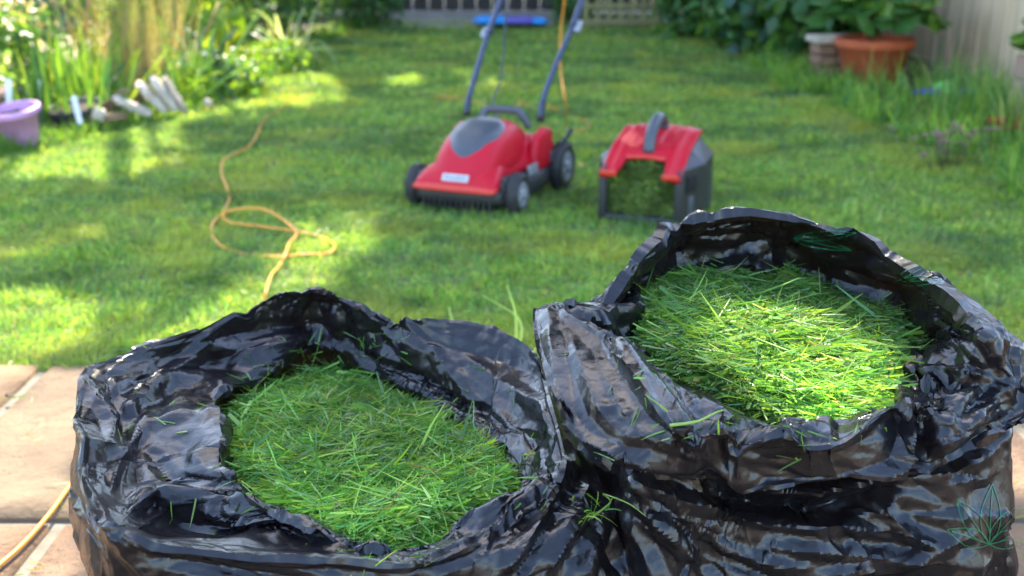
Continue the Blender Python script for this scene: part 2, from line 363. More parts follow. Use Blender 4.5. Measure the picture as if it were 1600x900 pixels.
def folds(X, n, wr, Ar, lr, seed, bias=.0, spread=.6, rows=None, sgn=.5, mask=None):
    """add n sharp-ridged finite creases along the surface normal; surface coordinates are arc lengths"""
    rs = np.random.RandomState(seed); M, N, _ = X.shape; nr = normals(X)
    S = np.cumsum(np.linalg.norm(np.roll(X, -1, 1)-X, axis=2), 1).mean(0)[None]*np.ones((M, 1)); tot = S[0, -1]
    Tt = np.vstack([np.zeros((1, N)), np.cumsum(np.linalg.norm(X[1:]-X[:-1], axis=2), 0)])
    H = np.zeros((M, N)); r0, r1 = rows or (3, M-3)
    sv, su = Tt[-1].mean()/M, tot/N
    for k in range(n):
        i, j = rs.randint(r0, r1), rs.randint(0, N); s0, t0 = S[i, j], Tt[i, j]
        ang = bias+rs.normal()*spread; w = rs.uniform(*wr); A = rs.uniform(*Ar)*(1 if rs.rand() > sgn else -1); l = rs.uniform(*lr)
        ri, rj = int((l+w)*1.5/sv)+3, min(int((l+w)*1.5/su)+3, N//2-1)
        I = np.arange(max(i-ri, 0), min(i+ri, M)); J = np.arange(j-rj, j+rj+1) % N; g = np.ix_(I, J)
        ds = (S[g]-s0+tot/2) % tot-tot/2; dt = Tt[g]-t0
        a = ds*math.cos(ang)+dt*math.sin(ang); d = -ds*math.sin(ang)+dt*math.cos(ang)+rs.uniform(-.25, .25)*a*a/l
        tp = np.clip(1-(a/l)**2, 0, 1); asym = rs.uniform(.3, 1)
        d = np.where(d > 0, d, d/asym)
        H[g] += A*np.clip(1-np.abs(d)/(w*(.35+.65*tp)), 0, 1)*tp
    m = np.ones((M, 1)); m[:2] = 0; m[-2:] = 0
    if mask is not None: m = m*mask
    return X+nr*(H*m)[..., None]
def facets(X, gap, amp, stretch, phi, seed, mask=None):
    """flat facets with sharp ridges: heights at scattered points, joined by triangles (the way stiff film creases)"""
    from mathutils.geometry import delaunay_2d_cdt
    rs = np.random.RandomState(seed); M, N, _ = X.shape; nr = normals(X)
    su = np.linalg.norm(np.roll(X, -1, 1)-X, axis=2).mean(); tot = su*N
    sv = np.linalg.norm(X[1:]-X[:-1], axis=2).mean(); H_ = sv*(M-1)
    n = int(tot*H_/(gap*gap)); ps = rs.uniform(0, tot, n); ptt = rs.uniform(-gap, H_+gap, n); ph = np.sign(rs.uniform(-1, 1, n))*rs.uniform(.3, 1, n)*amp
    e = gap*4*stretch; S = np.concatenate([ps, ps-tot, ps+tot]); T_ = np.tile(ptt, 3); Hh = np.tile(ph, 3)
    k = (S > -e) & (S < tot+e); S, T_, Hh = S[k], T_[k], Hh[k]
    c, s_ = math.cos(phi), math.sin(phi); A = (S*c+T_*s_)/stretch; B = -S*s_+T_*c
    r = delaunay_2d_cdt([Vector((float(a), float(b))) for a, b in zip(A, B)], [], [], 0, 1e-7)
    nv = [q for q in r[0]]; org = [o[0] for o in r[3]]; P = np.array([(S[o], T_[o], Hh[o]) for o in org])
    out = np.zeros((M, N))
    for t in r[2]:
        p = P[list(t)]; j0, j1 = int(math.floor(p[:, 0].min()/su)), int(math.ceil(p[:, 0].max()/su)); i0, i1 = int(math.floor(p[:, 1].min()/sv)), int(math.ceil(p[:, 1].max()/sv))
        i0, i1, j0, j1 = max(i0, 0), min(i1, M-1), max(j0, 0), min(j1, N-1)
        if i1 < i0 or j1 < j0: continue
        jj, ii = np.meshgrid(np.arange(j0, j1+1)*su, np.arange(i0, i1+1)*sv)
        d = (p[1, 1]-p[2, 1])*(p[0, 0]-p[2, 0])+(p[2, 0]-p[1, 0])*(p[0, 1]-p[2, 1])
        if abs(d) < 1e-12: continue
        l0 = ((p[1, 1]-p[2, 1])*(jj-p[2, 0])+(p[2, 0]-p[1, 0])*(ii-p[2, 1]))/d
        l1 = ((p[2, 1]-p[0, 1])*(jj-p[2, 0])+(p[0, 0]-p[2, 0])*(ii-p[2, 1]))/d; l2 = 1-l0-l1
        ok = (l0 >= -1e-6) & (l1 >= -1e-6) & (l2 >= -1e-6); v = l0*p[0, 2]+l1*p[1, 2]+l2*p[2, 2]
        sub = out[i0:i1+1, j0:j1+1]; sub[ok] = v[ok]
    m = np.minimum(np.arange(M), np.arange(M)[::-1])/8.; m = np.clip(m, 0, 1)[:, None]
    if mask is not None: m = m*mask
    return X+nr*(out*m)[..., None]
CL = lambda L: [(94+x/1.883, 422+y/1.883) for x, y in L]
CRr = lambda L: [(812+x/1.5305, 312+y/1.5305) for x, y in L]
# the folds one can follow in each sack: (line, half width, height); positive = ridge towards the viewer
FOLD_L = [(CL(a), w_, h_) for a, w_, h_ in (
    ([(170, 420), (300, 325), (430, 212), (560, 245), (700, 208), (880, 242)], 15, .012), ([(200, 360), (400, 215), (640, 165), (800, 160)], 10, -.008),
    ([(860, 85), (880, 150), (920, 230), (1000, 315)], 13, .010), ([(820, 170), (860, 230), (900, 250)], 10, -.007),
    ([(850, 265), (960, 312), (1080, 372), (1240, 482)], 13, .010), ([(880, 245), (1000, 298), (1100, 340), (1230, 430)], 9, -.008),
    ([(900, 125), (1100, 215), (1300, 262), (1400, 310)], 12, -.007), ([(1080, 200), (1150, 300), (1220, 400), (1240, 480)], 12, .008),
    ([(1180, 240), (1290, 330), (1420, 400), (1440, 470)], 12, .008), ([(1260, 420), (1330, 460), (1450, 480)], 9, .006), ([(1240, 480), (1290, 560), (1360, 650)], 12, .009),
    ([(180, 430), (330, 318), (450, 310)], 12, .009), ([(450, 310), (490, 380), (500, 480), (550, 650)], 12, .011), ([(175, 470), (180, 560), (200, 700), (330, 770)], 26, -.008),
    ([(170, 560), (260, 450), (400, 400)], 10, .007), ([(250, 520), (340, 622), (420, 640), (550, 650)], 12, -.008), ([(380, 560), (460, 520), (500, 500)], 10, .006),
    ([(240, 655), (330, 642), (600, 662), (760, 780), (900, 832)], 13, .011), ([(400, 705), (560, 742), (680, 790)], 12, .008), ([(330, 300), (300, 400), (240, 520)], 10, -.005),
    ([(60, 600), (110, 700), (160, 785), (300, 822), (500, 842), (700, 852), (1000, 875)], 9, .007), ([(60, 320), (120, 400), (180, 460)], 10, .008), ([(110, 350), (180, 540), (150, 640)], 10, .007),
    ([(980, 850), (1100, 770), (1300, 700), (1500, 580)], 14, .012), ([(1040, 895), (1200, 830), (1350, 735), (1500, 640)], 14, -.012),
    ([(1520, 540), (1440, 700), (1300, 890)], 14, .014), ([(1560, 620), (1500, 760), (1420, 900)], 14, .014), ([(1600, 700), (1570, 800), (1530, 920)], 12, .012), ([(1480, 660), (1400, 800), (1350, 900)], 9, -.010), ([(1650, 640), (1690, 760), (1700, 900)], 12, .012),
    ([(250, 850), (450, 880), (700, 905)], 10, -.008), ([(170, 800), (260, 900), (300, 1000)], 12, .008))]
FOLD_R = [(CRr(a), w_, h_) for a, w_, h_ in (
    ([(120, 258), (200, 300), (280, 400), (360, 500), (442, 607)], 12, .012), ([(70, 480), (150, 580), (250, 615), (430, 652)], 12, .010), ([(130, 340), (190, 500), (250, 562)], 14, .008), ([(70, 300), (100, 480), (110, 560)], 13, .009),
    ([(200, 360), (300, 520), (400, 602)], 14, -.009), ([(240, 560), (330, 570), (430, 620)], 12, .006), ([(190, 500), (240, 490), (262, 520)], 9, .005),
    ([(390, 530), (500, 556), (640, 562), (740, 535)], 9, .008), ([(400, 512), (520, 540), (700, 530)], 8, -.006), ([(300, 395), (420, 480), (520, 530)], 10, .006),
    ([(442, 615), (520, 665), (590, 692), (700, 697), (790, 682), (900, 642), (932, 560), (900, 450)], 11, .016), ([(440, 660), (520, 712), (590, 735), (700, 742), (820, 715), (910, 680)], 17, -.034), ([(70, 500), (160, 610), (260, 645), (400, 680)], 10, -.010), ([(470, 570), (600, 630), (760, 620), (860, 560)], 22, -.010),
    ([(890, 420), (930, 480), (926, 560), (900, 650)], 10, .012), ([(955, 430), (965, 550), (935, 650)], 14, -.014), ([(905, 408), (1000, 413), (1112, 424)], 9, .012), ([(910, 436), (1000, 446), (1110, 440)], 11, -.014),
    ([(280, 180), (310, 188), (420, 182), (540, 150), (660, 190), (760, 240), (870, 268), (960, 290), (1050, 340), (1110, 395)], 11, .010),
    ([(550, 50), (700, 112), (820, 150), (960, 182), (1060, 262), (1112, 370)], 12, .010), ([(290, 130), (400, 90), (520, 95), (545, 150)], 10, .006), ([(700, 60), (850, 105), (915, 150)], 10, .007), ([(380, 140), (390, 90), (480, 60)], 9, -.006), ([(640, 150), (780, 200), (930, 230)], 10, -.006),
    ([(975, 185), (1060, 262), (1080, 330)], 10, .010), ([(1080, 265), (1150, 400), (1190, 440)], 12, .010), ([(950, 602), (1050, 560), (1130, 470), (1200, 440)], 13, .011), ([(1000, 640), (1100, 582), (1206, 490)], 12, -.009), ([(990, 480), (1060, 520), (1130, 440)], 13, -.010), ([(1000, 600), (1040, 500), (1120, 430)], 12, .008),
    ([(250, 655), (400, 722), (600, 762), (900, 792), (1050, 822)], 13, .010), ([(240, 700), (400, 802), (550, 862), (700, 882)], 13, .010), ([(230, 645), (330, 762), (440, 890)], 12, .010), ([(215, 700), (290, 820), (340, 920)], 11, .009), ([(450, 702), (550, 742), (780, 747), (900, 802)], 10, -.008),
    ([(830, 702), (960, 812), (1000, 832)], 11, .011), ([(880, 668), (1030, 650), (1150, 590)], 12, .008), ([(270, 700), (450, 830), (600, 910)], 11, -.009), ([(600, 830), (800, 850), (1000, 860)], 11, .008), ([(700, 900), (900, 880), (1090, 800)], 11, .008), ([(1050, 640), (1060, 720), (1040, 820)], 10, .006))]
def traced(X, LF_, rough, seed):
    """raise or sink the listed folds on the part of the film they lie on, along its normal"""
    nr = normals(X); u, v = px(X); vd = unit(np.array([0, 0, CAM_H])-X); dt = (nr*vd).sum(-1); sg = np.sign(dt); face = np.clip((np.abs(dt)-.05)*5, 0, 1)
    wob = (fbm(X[..., 0], X[..., 1]+X[..., 2], 26, seed, 3)-.5)*rough; u = u+wob*14; v = v+(fbm(X[..., 0]+3, X[..., 1]-X[..., 2], 26, seed, 3)-.5)*rough*14
    H = np.zeros(u.shape)
    for ln, w_, A in LF_:
        ln = np.array(ln); best = np.full(u.shape, 1e9); tt = np.zeros(u.shape); seg = np.linalg.norm(np.diff(ln, axis=0), axis=1); cum = np.r_[0, np.cumsum(seg)]
        sel = (u > ln[:, 0].min()-60) & (u < ln[:, 0].max()+60) & (v > ln[:, 1].min()-60) & (v < ln[:, 1].max()+60)
        uu, vv = u[sel], v[sel]; bs = np.full(uu.shape, 1e9); tb = np.zeros(uu.shape)
        for k in range(len(ln)-1):
            d = ln[k+1]-ln[k]; t = np.clip(((uu-ln[k, 0])*d[0]+(vv-ln[k, 1])*d[1])/(d@d), 0, 1); q = np.hypot(uu-ln[k, 0]-d[0]*t, vv-ln[k, 1]-d[1]*t); m = q < bs; bs[m] = q[m]; tb[m] = ((cum[k]+seg[k]*t)/cum[-1])[m]
        tp = np.clip(np.minimum(tb, 1-tb)*7+.12, 0, 1); H[sel] += .8*A*np.clip(1-bs/(w_*1.5*(.5+.5*tp)), 0, 1)*tp
    inner = np.ones((len(X), 1)); inner[:3] = 0; inner[-3:] = 0
    return X+nr*(H*face*sg*inner)[..., None]
FILMS = []
def ragged(ring, rs, amp):
    """uneven, angular edge: random knots joined by straight runs"""
    N = len(ring); k = np.sort(rs.choice(N, 26, replace=False)); d = rs.uniform(-1, 1, (26, 2))*amp
    kk = np.r_[k[-1]-N, k, k[0]+N]; dd = np.vstack([d[-1], d, d[0]]); i = np.arange(N); a = np.interp(i, kk, dd[:, 0]); b = np.interp(i, kk, dd[:, 1])
    c = ring.mean(0); r = unit((ring-c)*[1, 1, 0]); return ring+r*a[:, None]*.8+np.array([0, 0, 1.])*b[:, None]
def make_sack(FL_, name, rings, rows, label, seed, gmul=1.0, coarse=96, phi=(.3, -.4), rimrow=14, sweep=-.2, calm=lambda M, N: np.ones((M, N))):
    rsk = np.random.RandomState(seed+5); lev0 = grid_from([ragged(spline_ring(r, coarse, .5), rsk, .0 if k < 2 or k > len(rings)-3 else (.011 if k < 6 else .007)) for k, r in enumerate(rings)], rows, coarse)
    X = crumple(lev0, .01, .01, .25, 10, seed, .004, 7, pin=1, bend=.006, floor=.003)
    X = lin2(lin2(X)); M, N, _ = X.shape
    X = crumple(X, .010, .010, .35, 4, seed+2, .0004, 50, pin=2, bend=.0, floor=.003)
    X = lin2(X); M, N, _ = X.shape; rr = rimrow*8; ri = np.arange(M)[:, None]
    lump = fbm(X[..., 0]*1.3+X[..., 2], X[..., 1]+X[..., 2]*.8, 5, seed+3, 2)
    big = np.clip(.35+np.abs(ri-rr)/28., 0, 1)*np.where(ri > rr+8, .8, 1)*calm(M, N)
    X = facets(X, .062, .0085*gmul, 1.8, phi[0], seed+70, big)
    X = traced(X, FL_, .35, seed)
    X = folds(X, 9, (.006, .014), (.002, .005), (.05, .16), seed+49, bias=.0, spread=.3, rows=(24, rr-14), sgn=.35, mask=calm(M, N))
    X = folds(X, 5, (.012, .026), (.002, .004), (.14, .42), seed+51, bias=sweep, spread=.13, rows=(rr+16, M-10), sgn=.4)
    X = folds(X, 16, (.004, .010), (.0008, .0018), (.05, .18), seed+52, bias=sweep, spread=.4, rows=(rr+10, M-10), mask=calm(M, N))
    X = facets(X, .031, .0044*gmul, 1.7, phi[1], seed+71, np.clip((lump-.34)*4, .15, 1.1)*(.35+.65*calm(M, N)))
    X = folds(X, 70, (.003, .009), (.0004, .0014), (.02, .08), seed+53, bias=.3, spread=.7, rows=(16, rr), mask=calm(M, N)**1.5)
    X[1:-1] = .8*X[1:-1]+.05*(X[2:]+X[:-2]+np.roll(X, 1, 1)[1:-1]+np.roll(X, -1, 1)[1:-1])
    nr = normals(X); X = X+nr*(.0030*np.clip(1-np.abs(ri-rr)/4., 0, 1))[..., None]*1.0
    mask = np.clip((fbm(X[..., 0]+X[..., 2]*.7, X[..., 1]+X[..., 2]*.5, 9, seed, 2)-.50)*5, .06, 1)
    X = facets(X, .0135, .0016, 1.6, .9, seed+72, mask*(.25+.75*calm(M, N)))
    X[..., 2] = np.maximum(X[..., 2], .003)
    root = empty(name, (*X[:, :, :2].mean((0, 1)), 0), 0, *label)
    o0 = np.array(root.location)
    o = link('film', grid_mesh('film', X-o0), M_film, root); o.data.set_sharp_from_angle(angle=R(24)); FILMS.append(o)
    return root, X
def calmR(M, N):
    """the folded-out cuff at the front stays tauter than the rest"""
    st = np.arange(N)*18./N; c = np.clip(np.minimum((st-10)/1.5, 1), 0, 1)[None]*np.clip(1-np.abs(np.arange(M)[:, None]-104)/60., 0, 1)**.5
    return 1-.84*c
bagL, XL = make_sack(FOLD_L, 'refuse_sack', [und, LB_edge, LB_flap, LB_val, LB_rim, LB_under, LB_mid, LB_low, LB_bot], [2, 3, 4, 5, 3, 6, 5, 4],
    ('open black plastic sack of cut grass beside the orange cable', 'bin bag'), 3, rimrow=14)
bagR, XR = make_sack(FOLD_R, 'refuse_sack', [rund, RB_edge, RB_wall, RB_crest, RB_lip, RB_tuck, RB_mid, RB_low, RB_bot], [2, 4, 4, 5, 3, 7, 6, 4],
    ('taller open black sack of cut grass with green leaf print', 'bin bag'), 11, rimrow=15, calm=calmR)
# ---- cut grass inside
M_clip = mat('clipping', rough=.42, spec=.45, attr=True, trans=.38)
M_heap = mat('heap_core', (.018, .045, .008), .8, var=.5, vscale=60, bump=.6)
GREENS = [(.12, .27, .045), (.09, .22, .04), (.17, .33, .06), (.06, .16, .035), (.27, .41, .12), (.11, .25, .075), (.20, .33, .05)]
DRY = [(.35, .30, .14), (.28, .22, .10), (.40, .38, .2)]
def heap(edge, name, label, n, bump, seed, root_z):
    rs = np.random.RandomState(seed); E = spline_ring(edge, 96); c = E.mean(0)
    def surf(r, th):
        i = th/(2*math.pi)*96; a = np.floor(i).astype(int) % 96; b = (a+1) % 96; f = (i-np.floor(i))[:, None]
        e = E[a]*(1-f)+E[b]*f; P = c+(e-c)*r[:, None]
        P[:, 2] += (.016 if root_z > .4 else .002)+bump*np.clip(1-r**2, 0, 1)+(fbm(P[:, 0], P[:, 1], 11, seed, 3)-.5)*.062*np.clip(1-r**4, 0, 1)-.008*(r > .92)
        return P
    nr, nt_ = 26, 96; V = []
    for j in range(nr+1):
        V.append(surf(np.full(nt_, 1.05*j/nr), np.arange(nt_)*2*math.pi/nt_))
    V = np.array(V); V[..., 2] -= .012; V = V.reshape(-1, 3)
    i = np.arange(nr)[:, None]*nt_; j = np.arange(nt_)[None]; jn = (j+1) % nt_
    F = np.stack([i+j, i+nt_+j, i+nt_+jn, i+jn], -1).reshape(-1, 4)
    root = empty(name, (c[0], c[1], c[2]-.02), 0, *label); o0 = np.array(root.location)
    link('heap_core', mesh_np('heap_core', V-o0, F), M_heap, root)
    r = np.sqrt(rs.uniform(0, 1.08, n)); th = rs.uniform(0, 2*math.pi, n); P = surf(r, th)
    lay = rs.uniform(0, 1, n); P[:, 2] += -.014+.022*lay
    # tufts share a heading so that clippings lie in loose swirls
    az = fbm(P[:, 0], P[:, 1], 9, seed+5, 2)*4*math.pi+rs.normal(size=n)*1.25+math.pi*(rs.rand(n) < .5)
    el = np.radians(rs.normal(2, 13, n)); L = rs.gamma(4, .0100, n)+.012; 
    inw = P[:, :2]-c[:2]; rr = r
    D = np.stack([np.cos(az)*np.cos(el), np.sin(az)*np.cos(el), np.sin(el)], 1)
    # keep ends inside the mouth
    out = (D[:, :2]*inw).sum(1) > 0; flip = out & (rr > .75); D[flip, :2] *= -1
    big = rs.rand(n) < .05
    W = np.where(big, rs.uniform(.0035, .006, n), rs.uniform(.0010, .0027, n)); L = np.where(big, L*1.3, L)
    P -= D*(L*.35)[:, None]
    # edge clamp
    cl = fbm(P[:, 0], P[:, 1], 6, seed+9, 2)[:, None]
    col = jitter(GREENS, n, .3, rs)*(.45+1.1*cl)*(.55+.65*lay[:, None]); dry = rs.rand(n) < .035; col[dry] = jitter(DRY, dry.sum(), .3, rs)  # lower blades darker: shade between the clippings is put into their colour
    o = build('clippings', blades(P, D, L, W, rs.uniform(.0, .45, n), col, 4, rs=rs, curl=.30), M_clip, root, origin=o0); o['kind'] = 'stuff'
    tag(root, kind='stuff')
    return surf, c
surfL, gcL = heap(LB_edge, 'grass_clippings', ('heap of fresh green grass clippings filling the left black sack', 'grass clippings'), 48000, .010, 21, .3)
surfR, gcR = heap(RB_edge, 'grass_clippings', ('mound of fresh grass clippings with a sunlit patch in the taller right sack', 'grass clippings'), 48000, .020, 22, .44)
# ------------------------------------------------------------------ ground, lawn, paving
EDGE_Y = float(pt(60, 569)[1])                                # where the paving ends and the lawn begins
M_earth = mat('earth', (.06, .042, .024), .95, var=.5, vscale=5, bump=.5, bscale=20, bdist=.01)
S = 60
o = poly('ground', [(-S, -S, -.06), (S, -S, -.06), (S, S, -.06), (-S, S, -.06)], [(0, 1, 2, 3)], M_earth); o['kind'] = 'structure'
M_turf = mat('turf', (.07, .10, .025), .95, col2=(.11, .10, .04), vscale=7, bump=.6, bscale=40, bdist=.008)
def lz(x, y): return -.018+.018*(fbm(x, y, 1.1, 3, 3)-.5)*np.clip((y-EDGE_Y)/.5, 0, 1)
gx, gy = np.meshgrid(np.linspace(-6, 6, 90), np.linspace(EDGE_Y-.02, 14, 110)); V = np.stack([gx, gy, lz(gx, gy)], -1).reshape(-1, 3)
i = np.arange(109)[:, None]*90; j = np.arange(89)[None]; F = np.stack([i+j, i+j+1, i+91+j, i+90+j], -1).reshape(-1, 4)
o = link('lawn', mesh_np('lawn', V, F), M_turf); o['kind'] = 'structure'
M_mortar = mat('mortar', (.21, .18, .13), .95, var=.35, vscale=30, bump=.7, bscale=120, bdist=.003)
pat = poly('patio', [(-4, -5, -.012), (4, -5, -.012), (4, EDGE_Y-.015, -.012), (-4, EDGE_Y-.015, -.012), (-4, -5, -.055), (4, -5, -.055), (4, EDGE_Y-.015, -.055), (-4, EDGE_Y-.015, -.055)],
           [(0, 1, 2, 3), (4, 5, 1, 0), (5, 6, 2, 1), (6, 7, 3, 2), (7, 4, 0, 3)], M_mortar, smooth=False); pat['kind'] = 'structure'
def slab_mat(name, c1, c2):
    m = mat(name, c1, .82, spec=.25, col2=c2, vscale=3.5); t = m.node_tree; N = t.nodes; L = t.links; b = N['Principled BSDF']
    co = N.new('ShaderNodeTexCoord').outputs['Object']
    src = b.inputs['Base Color'].links[0].from_socket
    v = N.new('ShaderNodeTexVoronoi'); v.inputs['Scale'].default_value = 170; L.new(co, v.inputs['Vector'])          # aggregate
    cr = N.new('ShaderNodeValToRGB'); cr.color_ramp.elements[0].color = (.22, .19, .17, 1); cr.color_ramp.elements[1].color = (1, 1, 1, 1)
    cr.color_ramp.elements[0].position = .02; cr.color_ramp.elements[1].position = .22
    sep = N.new('ShaderNodeSeparateColor'); L.new(v.outputs['Color'], sep.inputs[0]); L.new(sep.outputs[0], cr.inputs[0])
    n3 = N.new('ShaderNodeTexNoise'); n3.inputs['Scale'].default_value = 6; n3.inputs['Detail'].default_value = 4; L.new(co, n3.inputs['Vector'])
    mr = N.new('ShaderNodeMapRange'); mr.inputs[1].default_value = .44; mr.inputs[2].default_value = .68; mr.inputs[4].default_value = .5; L.new(n3.outputs['Fac'], mr.inputs[0])
    mx = N.new('ShaderNodeMix'); mx.data_type = 'RGBA'; mx.blend_type = 'MULTIPLY'; L.new(mr.outputs[0], mx.inputs[0]); L.new(src, mx.inputs[6]); L.new(cr.outputs[0], mx.inputs[7]); L.new(mx.outputs[2], b.inputs['Base Color'])
    n4 = N.new('ShaderNodeTexNoise'); n4.inputs['Scale'].default_value = 9; n4.inputs['Detail'].default_value = 10; n4.inputs['Roughness'].default_value = .65; L.new(co, n4.inputs['Vector'])
    bp = N.new('ShaderNodeBump'); bp.inputs['Strength'].default_value = 1; bp.inputs['Distance'].default_value = .03; L.new(n4.outputs['Fac'], bp.inputs['Height'])
    n5 = N.new('ShaderNodeTexNoise'); n5.inputs['Scale'].default_value = 260; L.new(co, n5.inputs['Vector'])
    bp2 = N.new('ShaderNodeBump'); bp2.inputs['Strength'].default_value = .6; bp2.inputs['Distance'].default_value = .003; L.new(n5.outputs['Fac'], bp2.inputs['Height'])
    L.new(bp.outputs[0], bp2.inputs['Normal']); L.new(bp2.outputs[0], b.inputs['Normal'])
    return m
M_slabs = [slab_mat('slab_tan', (.27, .170, .090), (.15, .092, .052)), slab_mat('slab_rose', (.27, .165, .092), (.155, .093, .055)), slab_mat('slab_sand', (.26, .175, .098), (.155, .105, .062))]
JY = float(pt(60, 812)[1]); pitch = EDGE_Y-JY
y1 = EDGE_Y; row = 0; offs = [-1.0+.012, -.712, -.98, -.70]
while y1 > -1.4:
    y0 = y1-pitch; x = offs[row % 4]-3*pitch if row < 4 else -2.6
    while x < 3.2:
        wd = pitch; xa, xb, ya, yb = x+.014, x+wd-.014, y0+.012, y1-(.0 if row == 0 else .012)
        rs = np.random.RandomState(int((x+9)*97)+row*13)
        nx, ny = 10, 10; V = []
        def edge(t): return (fbm(np.array([t*9.]), np.array([x*3+row]), 1, row, 3)[0]-.5)*.007
        for b in range(ny):
            for a in range(nx):
                fa, fb = a/(nx-1), b/(ny-1); X_, Y_ = xa+(xb-xa)*fa, ya+(yb-ya)*fb
                if a in (0, nx-1): X_ += edge(Y_)
                if b in (0, ny-1): Y_ += edge(X_+5)
                V.append((X_, Y_, 0 if 0 < a < nx-1 and 0 < b < ny-1 else -.003))
        F = [(b*nx+a, b*nx+a+1, (b+1)*nx+a+1, (b+1)*nx+a) for b in range(ny-1) for a in range(nx-1)]
        rim = [a for a in range(nx)]+[b*nx+nx-1 for b in range(1, ny)]+[(ny-1)*nx+a for a in range(nx-2, -1, -1)]+[b*nx for b in range(ny-2, 0, -1)]
        n0 = len(V); V += [(V[k][0], V[k][1], -.035) for k in rim]
        F += [(rim[k], n0+k, n0+(k+1) % len(rim), rim[(k+1) % len(rim)]) for k in range(len(rim))]
        dz = rs.uniform(-.002, .002); V = [(a, b, c+dz) for a, b, c in V]
        s_ = poly('paving_slab', V, [f[::-1] for f in F] if False else F, M_slabs[rs.randint(3)], pat)
        x += wd
    y1 = y0; row += 1
# ------------------------------------------------------------------ grass of the lawn
M_grass = mat('grass_blade', rough=.45, spec=.35, attr=True, trans=.42)
def in_view(P, m=60):
    u, v = px(P); return (u > -m) & (u < 1600+m) & (v > -m) & (v < 900+m)
def edgeL(y): return np.interp(y, [2, 3.5, 4.4, 5.0, 5.5, 7, 9.8], [-3.0, -2.6, -2.15, -1.85, -1.62, -1.5, -1.45])
def edgeR(y): return np.interp(y, [2, 3.1, 4.0, 5.0, 6.1, 7.5, 9], [1.75, 1.65, 1.85, 1.78, 1.68, 1.6, 1.45])
def lawn_grass():
    rs = np.random.RandomState(5); n = 1300000
    # sample so that density falls with distance
    y = EDGE_Y*np.exp(rs.uniform(0, 1, n)*math.log(10.6/EDGE_Y))-.01; x = rs.uniform(-1, 1, n)*(.55*y+.3)
    k = (x > edgeL(y)-.25) & (x < edgeR(y)+.35); x, y = x[k], y[k]
    P = np.stack([x, y, lz(x, y)-.004], 1); k = in_view(P, 40) & ((np.abs(x+.2) > .0)); P = P[k]
    hidden = (P[:, 1] < 2.75); u, v = px(P)
    # behind the sacks nothing is seen
    k = ~(hidden & (v > 640)); P = P[k]
    sel = rs.rand(len(P)) < .42; P = P[sel]; x, y = P[:, 0], P[:, 1]; n = len(P)
    cl = fbm(x, y, 3.2, 2, 3); c2 = fbm(x, y*1.0, 13, 8, 2); c3 = fbm(x*.7, y*1.7, 3.2, 31, 3)
    az = rs.uniform(0, 2*math.pi, n); lean = np.radians(np.abs(rs.normal(26, 24, n)))
    swirl = fbm(x, y, 5, 12, 2)*4*math.pi; mixw = .55
    dx, dy = np.cos(az)*(1-mixw)+np.cos(swirl)*mixw, np.sin(az)*(1-mixw)+np.sin(swirl)*mixw; q = np.hypot(dx, dy)+1e-6
    D = np.stack([dx/q*np.sin(lean), dy/q*np.sin(lean), np.cos(lean)], 1)
    L = rs.uniform(.020, .042, n)*(.35+1.4*c2)*(1+np.clip(y-3, 0, 4)*.06); W = rs.uniform(.0020, .0044, n)*(1+np.clip(y-2.6, 0, 7)*.34)
    W = W*(1+.0*x)
    col = jitter([(.18, .32, .070), (.145, .29, .070), (.23, .36, .085), (.32, .41, .12), (.10, .23, .07)], n, .38, rs)*1.1
    dark = np.clip((c3-.48)*7, 0, 1)[:, None]*np.clip((c2-.30)*4, .3, 1)[:, None]
    col = col*(1-dark*.6)+np.array([.045, .11, .06])*dark*.6                   # damp bluish clippings lying in drifts
    yel = np.clip((cl-.50)*4, 0, 1)[:, None]; col = col*(1-.6*yel)+np.array([.38, .42, .09])*.6*yel
    straw = rs.rand(n) < .02; col[straw] = jitter([(.30, .26, .13)], straw.sum(), .3, rs)
    lying = rs.rand(n) < .10
    D[lying, 2] *= .12; D = unit(D); P[lying, 2] += .018; col[lying] *= .75
    o = build('grass', blades(P, D, L, W, rs.uniform(.1, .6, n), col, 2, rs=rs), M_grass)
    tag(o, 'short mown green grass covering the lawn behind the paving', 'grass', kind='stuff')
    # long edge tufts by the paving and a few tall stems between the sacks
    return n
NL = lawn_grass()
def tuft_field(name, label, region, n, Lr, Wr, cols, seed, lean=20, segs=4, clump=0, droop=(.2, .7), parent=None, m=None):
    rs = np.random.RandomState(seed); P = region(rs, n)
    P = P[in_view(P, 160)] if len(P) else P
    n = len(P); az = rs.uniform(0, 2*math.pi, n); le = np.radians(np.abs(rs.normal(0, lean, n))+3)
    D = np.stack([np.cos(az)*np.sin(le), np.sin(az)*np.sin(le), np.cos(le)], 1)
    o = build(name, blades(P, D, rs.uniform(*Lr, n), rs.uniform(*Wr, n), rs.uniform(*droop, n), jitter(cols, n, .3, rs), segs, rs=rs, curl=.15), m or M_grass, parent)
    if label: tag(o, *label, kind='stuff')
    return o
